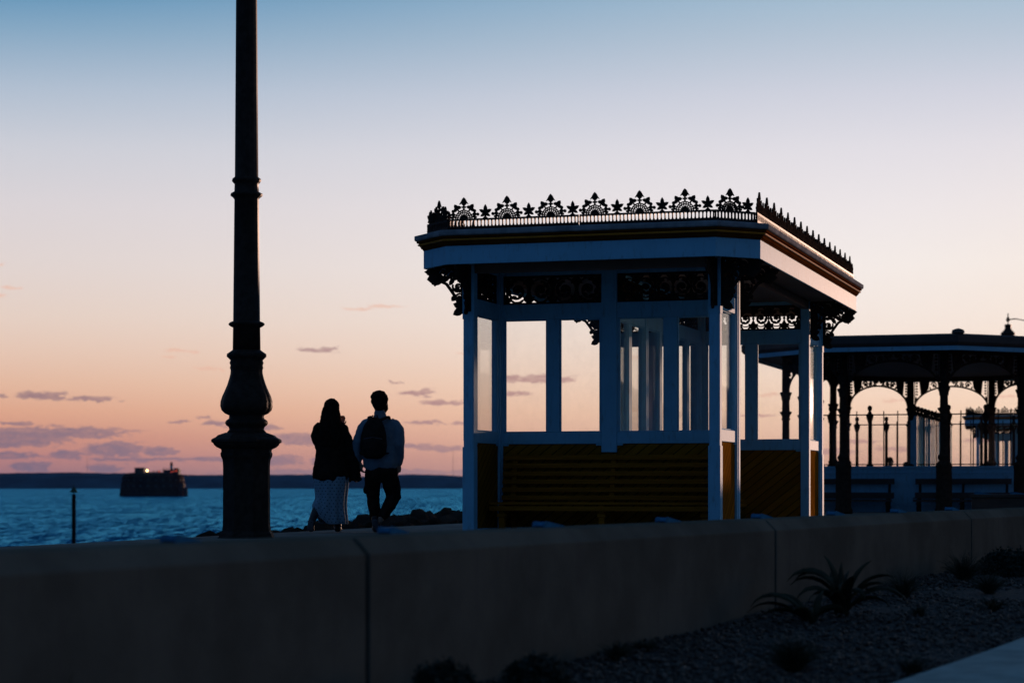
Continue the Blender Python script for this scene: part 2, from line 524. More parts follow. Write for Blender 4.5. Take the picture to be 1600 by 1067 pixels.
# ------------------------------------------------------------------ mesh helpers
class MB:
    def __init__(self):
        self.v = []
        self.f = []
        self.uv = None

    def add(self, vs, fs):
        o = len(self.v)
        self.v.extend([tuple(p) for p in vs])
        self.f.extend([tuple(i + o for i in f) for f in fs])

    def box(self, x0, x1, y0, y1, z0, z1, M=None):
        vs = [(x, y, z) for z in (z0, z1) for y in (y0, y1) for x in (x0, x1)]
        if M is not None:
            vs = [M @ Vector(p) for p in vs]
        self.add(vs, [(0, 2, 3, 1), (4, 5, 7, 6), (0, 1, 5, 4), (1, 3, 7, 5), (3, 2, 6, 7), (2, 0, 4, 6)])

    def prism(self, poly, fn, t):
        """poly: 2-D points; fn(a, b, d) -> 3-D; extruded between d=-t/2 and t/2"""
        n = len(poly)
        vs = [fn(a, b, -t / 2) for a, b in poly] + [fn(a, b, t / 2) for a, b in poly]
        fs = [tuple(range(n))[::-1], tuple(range(n, 2 * n))]
        fs += [(i, (i + 1) % n, n + (i + 1) % n, n + i) for i in range(n)]
        self.add(vs, fs)

    def lathe(self, prof, cx=0, cy=0, n=24, M=None, rot=0.0, mod=None):
        vs = []
        for (r, z) in prof:
            for k in range(n):
                a = 2 * PI * k / n + rot
                rr = r if mod is None else r * mod(a, z)
                p = Vector((cx + rr * math.cos(a), cy + rr * math.sin(a), z))
                vs.append(M @ p if M is not None else p)
        fs = []
        for i in range(len(prof) - 1):
            for k in range(n):
                k2 = (k + 1) % n
                fs.append((i * n + k, i * n + k2, (i + 1) * n + k2, (i + 1) * n + k))
        fs.append(tuple(range(n))[::-1])
        fs.append(tuple((len(prof) - 1) * n + k for k in range(n)))
        self.add(vs, fs)

    def chain(self, pts, n=14):
        """rounded tube through (x, y, z, rx, ry); used for limbs, pipes and scroll arms"""
        P = [Vector(p[:3]) for p in pts]
        rings = []
        m = len(P)
        for i in range(m):
            t = (P[min(i + 1, m - 1)] - P[max(i - 1, 0)]).normalized()
            s = Vector((1, 0, 0)) - t * t.x
            if s.length < 0.25:
                s = Vector((0, 1, 0)) - t * t.y
            s.normalize()
            b = t.cross(s)
            rx, ry = pts[i][3], pts[i][4] if len(pts[i]) > 4 else pts[i][3]
            rr = min(rx, ry)
            if i == 0:
                rings.append((P[i] - t * rr * 0.75, s, b, rx * 0.62, ry * 0.62))
            rings.append((P[i], s, b, rx, ry))
            if i == m - 1:
                rings.append((P[i] + t * rr * 0.75, s, b, rx * 0.62, ry * 0.62))
        vs = []
        for (c, s, b, rx, ry) in rings:
            for k in range(n):
                a = 2 * PI * k / n
                vs.append(c + s * (rx * math.cos(a)) + b * (ry * math.sin(a)))
        fs = []
        for i in range(len(rings) - 1):
            for k in range(n):
                k2 = (k + 1) % n
                fs.append((i * n + k, i * n + k2, (i + 1) * n + k2, (i + 1) * n + k))
        fs.append(tuple(range(n))[::-1])
        fs.append(tuple((len(rings) - 1) * n + k for k in range(n)))
        self.add(vs, fs)

    def tube(self, pts, r, n=8):
        self.chain([(p[0], p[1], p[2], r, r) for p in pts], n)

    def ball(self, c, rx, ry=None, rz=None, n=14, m=9):
        ry = rx if ry is None else ry
        rz = rx if rz is None else rz
        vs = [(c[0], c[1], c[2] - rz)]
        for i in range(1, m):
            ph = -PI / 2 + PI * i / m
            for k in range(n):
                a = 2 * PI * k / n
                vs.append((c[0] + rx * math.cos(ph) * math.cos(a), c[1] + ry * math.cos(ph) * math.sin(a), c[2] + rz * math.sin(ph)))
        vs.append((c[0], c[1], c[2] + rz))
        fs = [(0, 1 + (k + 1) % n, 1 + k) for k in range(n)]
        for i in range(m - 2):
            for k in range(n):
                a0 = 1 + i * n
                fs.append((a0 + k, a0 + (k + 1) % n, a0 + n + (k + 1) % n, a0 + n + k))
        L = len(vs) - 1
        a0 = 1 + (m - 2) * n
        fs += [(L, a0 + k, a0 + (k + 1) % n) for k in range(n)]
        self.add(vs, fs)

    def sweep(self, ringfn, prof):
        """closed profile [(d, z)] swept round the closed polygon ringfn(d)"""
        rings = [ringfn(d) for d, z in prof]
        n = len(rings[0])
        vs = [(p[0], p[1], z) for rg, (d, z) in zip(rings, prof) for p in rg]
        m = len(prof)
        fs = []
        for i in range(m):
            j = (i + 1) % m
            for k in range(n):
                k2 = (k + 1) % n
                fs.append((i * n + k, i * n + k2, j * n + k2, j * n + k))
        self.add(vs, fs)

    def build(self, name, m, parent=None, smooth=False, bevel=0.0, tri_uv=None):
        me = bpy.data.meshes.new(name)
        me.from_pydata([tuple(p) for p in self.v], [], self.f)
        me.update()
        o = bpy.data.objects.new(name, me)
        C.objects.link(o)
        me.materials.append(m)
        if smooth:
            me.polygons.foreach_set('use_smooth', [True] * len(me.polygons))
        if tri_uv is not None:
            ul = me.uv_layers.new(name="uv")
            for lp in me.loops:
                ul.data[lp.index].uv = tri_uv(me.vertices[lp.vertex_index].co)
        if parent is not None:
            o.parent = parent
        if bevel:
            bm = o.modifiers.new("bevel", 'BEVEL')
            bm.width = bevel
            bm.segments = 2
            bm.limit_method = 'ANGLE'
        return o


def tag(o, label=None, cat=None, group=None, kind=None):
    if label:
        o['label'] = label
    if cat:
        o['category'] = cat
    if group:
        o['group'] = group
    if kind:
        o['kind'] = kind
    return o


def empty(name, loc, rz=0.0):
    o = bpy.data.objects.new(name, None)
    o.empty_display_size = 0.3
    o.location = loc
    o.rotation_euler = (0, 0, rz)
    C.objects.link(o)
    return o


def copy_tree(o, parent=None):
    c = o.copy()
    C.objects.link(c)
    if parent is not None:
        c.parent = parent
    for ch in [x for x in list(bpy.data.objects) if x.parent == o]:
        copy_tree(ch, c)
    return c


def remeshed(name, mb, m, parent, voxel, smooth_it=3, noise_amp=0.0, noise_s=6.0, fn=None):
    """join overlapping shapes into ONE continuous surface"""
    me = bpy.data.meshes.new("tmp")
    me.from_pydata([tuple(p) for p in mb.v], [], mb.f)
    me.update()
    t = bpy.data.objects.new("tmp", me)
    C.objects.link(t)
    r = t.modifiers.new("r", 'REMESH')
    r.mode = 'VOXEL'
    r.voxel_size = voxel
    if smooth_it:
        s = t.modifiers.new("s", 'SMOOTH')
        s.iterations = smooth_it
        s.factor = 0.5
    dg = bpy.context.evaluated_depsgraph_get()
    dg.update()
    me2 = bpy.data.meshes.new_from_object(t.evaluated_get(dg))
    bpy.data.objects.remove(t)
    bpy.data.meshes.remove(me)
    me2.name = name
    if noise_amp:
        nn = [v.normal.copy() for v in me2.vertices]
        for v, q in zip(me2.vertices, nn):
            v.co += q * noise_amp * (mnoise.noise(v.co * noise_s) + 0.5 * mnoise.noise(v.co * noise_s * 2.3))
    if fn:
        for v in me2.vertices:
            v.co = fn(v.co)
    me2.materials.clear()
    me2.materials.append(m)
    me2.polygons.foreach_set('use_smooth', [True] * len(me2.polygons))
    o = bpy.data.objects.new(name, me2)
    C.objects.link(o)
    if parent is not None:
        o.parent = parent
    return o


class Flat(MB):
    """flat cast-iron work: 2-D pieces (a along, b up) in a plane, each a thin plate"""

    def __init__(self, fn, t=0.012):
        super().__init__()
        self.fn = fn
        self.t = t

    def poly(self, pts):
        self.prism(pts, self.fn, self.t * random.uniform(0.85, 1.15))

    def ribbon(self, pts, w, w2=None):
        w2 = w if w2 is None else w2
        m = len(pts)
        L, Rr = [], []
        for i in range(m):
            ax, ay = pts[max(i - 1, 0)]
            bx_, by_ = pts[min(i + 1, m - 1)]
            tx, ty = bx_ - ax, by_ - ay
            l = math.hypot(tx, ty) or 1
            nx, ny = -ty / l, tx / l
            ww = (w + (w2 - w) * i / max(m - 1, 1)) / 2
            L.append((pts[i][0] + nx * ww, pts[i][1] + ny * ww))
            Rr.append((pts[i][0] - nx * ww, pts[i][1] - ny * ww))
        t = self.t * random.uniform(0.85, 1.15) / 2
        fn = self.fn
        vs = [fn(a, b, -t) for a, b in L] + [fn(a, b, -t) for a, b in Rr] + [fn(a, b, t) for a, b in L] + [fn(a, b, t) for a, b in Rr]
        fs = []
        for i in range(m - 1):
            fs += [(i, i + 1, m + i + 1, m + i), (2 * m + i, 3 * m + i, 3 * m + i + 1, 2 * m + i + 1),
                   (i, 2 * m + i, 2 * m + i + 1, i + 1), (m + i, m + i + 1, 3 * m + i + 1, 3 * m + i)]
        fs += [(0, m, 3 * m, 2 * m), (m - 1, 3 * m - 1, 4 * m - 1, 2 * m - 1)]
        self.add(vs, fs)

    def disc(self, a, b, r, n=10, squash=1.0):
        self.poly([(a + r * math.cos(2 * PI * k / n), b + r * squash * math.sin(2 * PI * k / n)) for k in range(n)])

    def leaf(self, a, b, ang, l, w):
        """pointed leaf from (a, b) along ang"""
        c, s = math.cos(ang), math.sin(ang)
        prof = [(0, 0.12), (0.25, 0.45), (0.5, 0.5), (0.75, 0.36), (1.0, 0.0)]
        pts = [(x * l, y * w) for x, y in prof] + [(x * l, -y * w) for x, y in prof[-2::-1]]
        self.poly([(a + x * c - y * s, b + x * s + y * c) for x, y in pts])

    def bar(self, a0, b0, a1, b1, w):
        self.ribbon([(a0, b0), (a1, b1)], w)

    def rect(self, a0, a1, b0, b1):
        self.poly([(a0, b0), (a1, b0), (a1, b1), (a0, b1)])

    def spiral(self, a, b, r0, r1, ang, turns, w0, w1, steps=26):
        pts = []
        for i in range(steps + 1):
            f = i / steps
            r = r0 + (r1 - r0) * f
            th = ang + turns * 2 * PI * f
            pts.append((a + r * math.cos(th), b + r * math.sin(th)))
        self.ribbon(pts, w0, w1)

    def scroll(self, a, b, r, ang, sgn, w):
        """a rolled acanthus scroll: spiral stem, curled leaves on it and a rosette in the eye"""
        self.spiral(a, b, r, r * 0.28, ang, 1.35 * sgn, w * 1.2, w * 0.7)
        self.disc(a, b, r * 0.30, 9)
        for i in range(6):
            th = ang + sgn * (0.5 + i * 0.95)
            rr = r * (1 - 0.13 * i * 0.72)
            self.leaf(a + rr * math.cos(th), b + rr * math.sin(th), th + sgn * 2.35, r * 0.55, r * 0.36)


def frieze(F, w, h):
    F.rect(0, w, 0, 0.022)
    F.rect(0, w, h - 0.03, h)
    F.rect(0, 0.02, 0.022, h - 0.03)
    F.rect(w - 0.02, w, 0.022, h - 0.03)
    n = max(2, int(round(w / (h * 0.86))))
    if n % 2:
        n += 1
    p = (w - 0.04) / n
    r = min(h * 0.40, p * 0.52)
    zc = h * 0.48
    for i in range(n):
        a = 0.02 + p * (i + 0.5)
        s = 1 if (i % 2) == 0 else -1
        big = 1.0 if (i in (0, n - 1)) else 0.86
        F.scroll(a, zc, r * 0.92 * big, PI / 2 if s > 0 else PI / 2, s, 0.027)
        F.spiral(a, zc, r * 1.0, r * 1.0, 0, 1.0, 0.015, 0.015, 22)
    for i in range(n + 1):
        a = 0.02 + p * i
        a = min(max(a, 0.04), w - 0.04)
        for sg, b0 in ((1, 0.02), (-1, h - 0.03)):
            for da in (-0.75, 0, 0.75):
                F.leaf(a, b0, sg * (PI / 2 + da), h * 0.30 if da else h * 0.38, h * 0.15)
        F.disc(a, zc, h * 0.055)
    for i in range(n):
        a = 0.02 + p * (i + 0.5)
        for sg, b0 in ((1, 0.02), (-1, h - 0.03)):
            F.leaf(a - 0.03, b0, sg * 2.5, h * 0.22, h * 0.08)
            F.leaf(a + 0.03, b0, sg * 0.64, h * 0.22, h * 0.08)


def bracket(F, L, H):
    """eave bracket: post plate, eave bar, hollow curve with leaves and scrolls inside"""
    F.rect(0, 0.035, -H, 0)
    F.rect(0.035, L * 0.8, -0.03, 0)
    cur = [(0.05, -0.97), (0.13, -0.84), (0.24, -0.67), (0.36, -0.53), (0.48, -0.40), (0.63, -0.34), (0.80, -0.31), (0.93, -0.20), (1.0, -0.10)]
    cur = [(a * L, b * H) for a, b in cur]
    F.ribbon(cur, 0.035)
    cur2 = [(a_ * 0.80, b_ * 0.80) for a_, b_ in cur]
    F.scroll(L * 0.30, -H * 0.22, H * 0.16, 0, 1, 0.019)
    F.scroll(L * 0.17, -H * 0.47, H * 0.12, 0.5, -1, 0.018)
    F.scroll(L * 0.58, -H * 0.16, H * 0.115, 1.5, -1, 0.018)
    F.scroll(L * 0.12, -H * 0.69, H * 0.085, 0.5, 1, 0.018)
    F.leaf(L * 0.02, -H * 0.93, -0.5, H * 0.26, H * 0.17)
    F.leaf(L * 0.02, -H * 0.90, 0.35, H * 0.24, H * 0.15)
    F.leaf(L * 0.20, -H * 0.72, 3.6, H * 0.16, H * 0.12)
    F.leaf(L * 0.24, -H * 0.66, -0.9, H * 0.13, H * 0.11)
    F.leaf(L * 0.58, -H * 0.24, -0.15, H * 0.36, H * 0.28)
    F.leaf(L * 0.58, -H * 0.28, -0.45, H * 0.28, H * 0.16)
    F.leaf(L * 0.70, -H * 0.16, 0.1, H * 0.32, H * 0.15)
    F.disc(L * 0.98, -H * 0.17, 0.018)
    F.disc(L * 0.80, -H * 0.42, 0.012)
    for (a_, b_, an, l_) in ((0.42, 0.03, -1.2, 0.2), (0.7, 0.03, -0.9, 0.18), (0.12, 0.05, -0.9, 0.22), (0.05, 0.30, 0.2, 0.2), (0.05, 0.58, 0.5, 0.17), (0.40, 0.42, 2.2, 0.2),
                             (0.28, 0.55, 2.6, 0.16), (0.60, 0.34, 2.6, 0.22), (0.86, 0.05, -1.6, 0.12), (0.05, 0.12, -0.5, 0.24)):
        F.leaf(L * a_, -H * b_, an, H * l_, H * l_ * 0.5)


def cresting(F, G, length, rosettes, leaves):
    """fan rosettes and five-lobed leaves (F) on a pierced rail (G)"""
    G.rect(0, length, 0, 0.045)
    G.rect(0, length, 0.112, 0.132)
    n = int(round(length / 0.042))
    p = length / n
    for i in range(n + 1):
        a = min(max(i * p, 0.008), length - 0.008)
        G.poly([(a - 0.011, 0.045), (a + 0.011, 0.045), (a + 0.006, 0.062), (a + 0.006, 0.095), (a + 0.011, 0.112),
                (a - 0.011, 0.112), (a - 0.006, 0.095), (a - 0.006, 0.062)])
    B = 0.132
    for c in rosettes:
        F.poly([(c + 0.048 * math.cos(PI * k / 8), B - 0.003 + 0.050 * math.sin(PI * k / 8)) for k in range(9)])
        for k in range(8):
            th = PI * (k + 0.5) / 8
            F.bar(c + 0.044 * math.cos(th), B + 0.044 * math.sin(th), c + 0.072 * math.cos(th), B + 0.072 * math.sin(th), 0.011)
        for rr in (0.073, 0.096):
            F.ribbon([(c + rr * math.cos(PI * k / 14), B + rr * math.sin(PI * k / 14)) for k in range(15)], 0.012)
        for k in range(10):
            th = PI * (k + 0.5) / 10
            F.bar(c + 0.072 * math.cos(th), B + 0.072 * math.sin(th), c + 0.096 * math.cos(th), B + 0.096 * math.sin(th), 0.011)
        # top spade
        F.bar(c, B + 0.092, c, B + 0.17, 0.018)
        F.bar(c - 0.024, B + 0.130, c + 0.024, B + 0.130, 0.018)
        F.poly([(c - 0.054, B + 0.160), (c - 0.030, B + 0.170), (c + 0.030, B + 0.170), (c + 0.054, B + 0.160), (c + 0.034, B + 0.192), (c + 0.018, B + 0.222),
                (c, B + 0.240), (c - 0.018, B + 0.222), (c - 0.034, B + 0.192)])
        F.poly([(c - 0.030, B + 0.171), (c - 0.016, B + 0.152), (c + 0.016, B + 0.152), (c + 0.030, B + 0.171)])
        for s in (-1, 1):
            th = PI / 2 - s * 0.60
            ca, sa = math.cos(th), math.sin(th)
            F.bar(c + 0.09 * ca, B + 0.09 * sa, c + 0.17 * ca, B + 0.17 * sa, 0.015)
            F.leaf(c + 0.135 * ca, B + 0.135 * sa, th, 0.062, 0.046)
            F.leaf(c + 0.150 * ca, B + 0.150 * sa, th + 2.0, 0.056, 0.040)
            F.leaf(c + 0.150 * ca, B + 0.150 * sa, th - 2.0, 0.056, 0.040)
            # side trefoil
            a0 = c + s * 0.125
            F.bar(a0, B, a0, B + 0.075, 0.015)
            F.bar(c + s * 0.094, B + 0.046, a0 + s * 0.03, B + 0.046, 0.014)
            F.disc(a0, B + 0.086, 0.019)
            F.disc(a0 + s * 0.038, B + 0.046, 0.018)
            F.disc(a0 - s * 0.016, B + 0.022, 0.012)
            F.disc(a0 + s * 0.014, B + 0.016, 0.014)
            F.disc(a0, B + 0.050, 0.022)
    for c in leaves:
        F.poly([(c - 0.034, B - 0.002), (c + 0.034, B - 0.002), (c + 0.010, B + 0.018), (c + 0.008, B + 0.07), (c - 0.008, B + 0.07), (c - 0.010, B + 0.018)])
        F.leaf(c, B + 0.058, PI / 2, 0.096, 0.042)
        for s in (-1, 1):
            F.leaf(c, B + 0.058, PI / 2 - s * 1.05, 0.082, 0.040)
            F.leaf(c, B + 0.054, PI / 2 - s * 2.1, 0.066, 0.034)


# ------------------------------------------------------------------ ground, sea, hills
TH = R(17.0)                                   # the promenade's buildings are turned 17 degrees
U = Vector((math.cos(TH), -math.sin(TH), 0))
V = Vector((math.sin(TH), math.cos(TH), 0))
WD = Vector((0.4236, 0.9058, 0))               # direction of the low garden wall
WN = Vector((0.9058, -0.4236, 0))              # towards the garden / camera side
W0 = Vector((-0.665, 10.05, 0))                # a joint of the wall, on its front top edge


def edge_pt(Z):
    return Vector((-3.75 + (Z - 26) * 0.306, Z, 0))


def wall_pt(Z):
    return W0 + WD * ((Z - W0.y) / WD.y)


def gz(Y):
    return float(np.interp(Y, [-60, 8, 10.4, 12.75, 15.4, 20.9, 35, 60], [-0.5, -0.46, -0.42, -0.365, -0.275, -0.17, -0.06, -0.03]))


# promenade sheet between the garden wall and the sea edge
mb = MB()
zs = [-36, 0, 10, 20, 26, 32, 40, 60, 100, 200, 400, 900]
for z in zs:
    a, b = edge_pt(z), wall_pt(z) - WN * 0.2
    mb.v += [(a.x, a.y, 0), (b.x, b.y, 0)]
for i in range(len(zs) - 1):
    mb.f.append((2 * i, 2 * i + 1, 2 * i + 3, 2 * i + 2))
tag(mb.build("promenade", M_prom), kind='structure')
# garden ground on the camera's side
mb = MB()
zs = [-60, -20, 0, 5, 8, 9, 10, 11, 12, 13, 14, 15, 16, 18, 20, 24, 30, 40, 60, 150, 900]
xs = [0, 0.6, 1.2, 2, 3, 4, 6, 10, 30, 600]
for z in zs:
    for x in xs:
        p = wall_pt(z) - WN * 0.2
        bumpz = 0.0 if x > 5 else 0.025 * mnoise.noise(Vector((p.x + x, z, 0)) * 0.9)
        mb.v.append((p.x + x, z, gz(z) + bumpz))
nx = len(xs)
for i in range(len(zs) - 1):
    for j in range(nx - 1):
        mb.f.append((i * nx + j, i * nx + j + 1, (i + 1) * nx + j + 1, (i + 1) * nx + j))
tag(mb.build("garden_ground", M_soil, smooth=True), kind='structure')
# embankment down to the water
mb = MB()
zs = list(range(-40, 120, 4)) + [140, 200, 400, 900]
for z in zs:
    a = edge_pt(z)
    for d, zz in ((0, 0.0), (0.02, -0.25), (3, -1.2), (8, -3.5), (15, -7.2)):
        p = a - U * d
        mb.v.append((p.x, p.y, zz))
for i in range(len(zs) - 1):
    for j in range(4):
        mb.f.append((i * 5 + j, (i + 1) * 5 + j, (i + 1) * 5 + j + 1, i * 5 + j + 1))
tag(mb.build("embankment", M_rock), kind='structure')
# sea
SEA = CAM_Z - 7.0
mb = MB()
mb.add([(-14000, -3000, SEA), (14000, -3000, SEA), (14000, 14500, SEA), (-14000, 14500, SEA)], [(0, 1, 2, 3)])
tag(mb.build("sea", M_sea), kind='structure')


def hills(name, y0, y1, top, seed, amp, label=None):
    mb = MB()
    nx, ny = 1300, 9
    x0, x1 = -y0 * 0.5, y0 * 0.5
    for j in range(ny):
        f = j / (ny - 1)
        for i in range(nx):
            x = x0 + (x1 - x0) * i / (nx - 1)
            env = math.sin(PI * min(1, f * 1.15)) ** 0.6 if f < 0.87 else 0.9
            px = 800 + x / y0 * FPX
            h = top(px) / FPX * y0
            h += amp * (mnoise.noise(Vector((x * 0.004, seed, f * 2))) + 0.6 * mnoise.noise(Vector((x * 0.016, seed, f * 5))) + 0.6 * mnoise.noise(Vector((x * 0.045, seed, f * 9))))
            z = SEA - 2 if j in (0, ny - 1) else SEA + max(1.0, (h + 7) * min(1, env))
            mb.v.append((x, y0 + (y1 - y0) * f, z))
    for j in range(ny - 1):
        for i in range(nx - 1):
            mb.f.append((j * nx + i, j * nx + i + 1, (j + 1) * nx + i + 1, (j + 1) * nx + i))
    tag(mb.build(name, M_hill, smooth=True), kind='structure')


hills("wooded_shore", 7600, 8600, lambda px: float(np.interp(px, [-400, 0, 60, 160, 260, 330, 420, 560, 700, 900, 1700], [20, 23, 24, 22, 20, 17, 17, 16.5, 16, 15, 13])), 3.1, 2.6)
hills("far_hills", 11500, 13500, lambda px: float(np.interp(px, [-400, 0, 260, 350, 470, 560, 625, 680, 740, 900, 1700], [14, 14, 19, 20, 20.5, 17, 21, 20, 16, 15, 13])), 9.7, 2.0)

# ------------------------------------------------------------------ garden wall
wall = empty("garden_wall", (W0.x, W0.y, 0), math.atan2(WD.y, WD.x))
tag(wall, "long low pale concrete wall of jointed blocks with chamfered top edge", "wall")
WT = CAM_Z - 0.237          # height of the wall's top
PL = 6.0
mb_joint = MB()
TW, CH = 0.42, 0.075
for k in range(-6, 8):
    a, b = k * PL + 0.020, (k + 1) * PL - 0.020
    m_ = MB()
    zb = -0.62
    sec = [(0, zb), (0, WT - CH), (CH, WT), (TW, WT), (TW, zb)]
    nseg = 2
    vs = []
    for s in (a, b):
        for (d, z) in sec:
            vs.append((s, d, z))          # local: x along, +y = away from the garden
    fs = [(0, 1, 2, 3, 4), (9, 8, 7, 6, 5)] + [(i, 5 + i, 5 + (i + 1) % 5, (i + 1) % 5) for i in range(5)]
    m_.add(vs, fs)
    o = m_.build("wall_block", M_wall, wall, bevel=0.006)
    mb_joint.box(b + 0.001, b + 0.039, 0.04, TW - 0.04, zb, WT - 0.05)
mb_joint.build("joint_filler", M_asph, wall)

# blue wedges along the back of the wall's top
wl = MB()


def wedge(mbw):
    # hollow wedge loop: a bent bar standing on the wall, high end rounded, low end tapering
    prof = [(0.0, 0.0), (0.0, 0.020), (0.014, 0.034), (0.045, 0.038), (0.32, 0.008), (0.32, 0.0)]
    for d0, d1, ins in ((0, 0.014, 0), (0.14, 0.154, 0)):
        mbw.prism(prof, lambda a, b, d: (a, 0.08 + d + (d0 - 0.07), b), 0.014)
    top = [(0.0, 0.020), (0.014, 0.034), (0.045, 0.038), (0.32, 0.008)]
    for (a0, b0), (a1, b1) in zip(top[:-1], top[1:]):
        mbw.add([(a0, 0.018, b0 - 0.004), (a1, 0.018, b1 - 0.004), (a1, 0.143, b1 - 0.004), (a0, 0.143, b0 - 0.004),
                 (a0, 0.018, b0 - 0.012), (a1, 0.018, b1 - 0.012), (a1, 0.143, b1 - 0.012), (a0, 0.143, b0 - 0.012)],
                [(0, 1, 2, 3), (7, 6, 5, 4), (0, 4, 5, 1), (1, 5, 6, 2), (2, 6, 7, 3), (3, 7, 4, 0)])


wedge(wl)
wedge_me = wl.build("metal_wedge", M_blue)
ts = [1.6643, 1.9836, 2.2963, 2.623, 2.9495, 3.2683, 3.5968, 3.936]   # along the wall, in blocks
w_lab = ["blurred blue metal wedge on the wall top left of the lamp post base",
         "blue metal wedge on the wall top just right of the walking couple's feet",
         "blue metal wedge on the wall top below the left half of the shelter's long bench",
         "blue metal wedge on the wall top below the right end of the shelter's long bench",
         "blue metal wedge on the wall top beside a wall joint, below the shelter's side opening",
         "blue metal wedge on the wall top just right of the shelter's far corner post",
         "blue metal wedge on the wall top between the pavilion's two near columns",
         "blue metal wedge on the lower wall top left of the raised dark wall"]
for i, (t_, lb) in enumerate(zip(ts, w_lab)):
    o = wedge_me if i == 0 else wedge_me.copy()
    if i:
        C.objects.link(o)
    p = W0 + WD * (t_ - 1.85) * PL - WN * 0.31
    o.location = (p.x, p.y, WT - 0.002)
    o.scale = (0.62 if i < 2 else 0.9, 0.5, 1)
    o.rotation_euler = (0, 0, math.atan2(WD.y, WD.x))
    tag(o, lb, "wall fitting", "blue metal wedges along the wall tops")

# raised dark wall behind, at the right
rw0 = Vector((0.2112 * 33.0, 33.0, 0))
rw = empty("raised_wall", (rw0.x, rw0.y, 0), -TH)
tag(rw, "dark raised wall block behind the low wall at the right, below the pavilion bench", "wall")
RT = CAM_Z - 0.116
m_ = MB()
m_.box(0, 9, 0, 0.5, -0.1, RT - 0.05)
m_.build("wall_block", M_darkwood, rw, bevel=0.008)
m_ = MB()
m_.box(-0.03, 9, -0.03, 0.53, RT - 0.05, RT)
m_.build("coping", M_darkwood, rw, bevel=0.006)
for i, (s, lb) in enumerate(((0.03, "blue metal wedge on the left end of the raised dark wall"), (0.56, "blue metal wedge on the raised dark wall, nearer the photo's right edge"))):
    o = wedge_me.copy()
    C.objects.link(o)
    p = rw0 + U * s + V * 0.1
    o.location = (p.x, p.y, RT - 0.002)
    o.rotation_euler = (0, 0, -TH)
    o.scale = (0.75, 1, 1)
    tag(o, lb, "wall fitting", "blue metal wedges along the wall tops")


# ------------------------------------------------------------------ seaside shelter
SW, SL, SCH = 3.88, 8.22, 0.41
S_OFF = Vector((-SW / 2, -SL / 2, 0))


def octo(W, L, c):
    def ring(d):
        k = c + 0.5858 * d
        x0, x1, y0, y1 = -d, W + d, -d, L + d
        return [(x0 + k, y0), (x1 - k, y0), (x1, y0 + k), (x1, y1 - k), (x1 - k, y1), (x0 + k, y1), (x0, y1 - k), (x0, y0 + k)]
    return ring


def shift_ring(ring, off):
    return lambda d: [(x + off[0], y + off[1]) for x, y in ring(d)]


s_ring = shift_ring(octo(SW, SL, SCH), S_OFF)
Z_SILL0, Z_SILL1, Z_HEAD0, Z_HEAD1, Z_FR1, Z_TOP = 1.10, 1.237, 2.565, 2.748, 3.085, 3.13


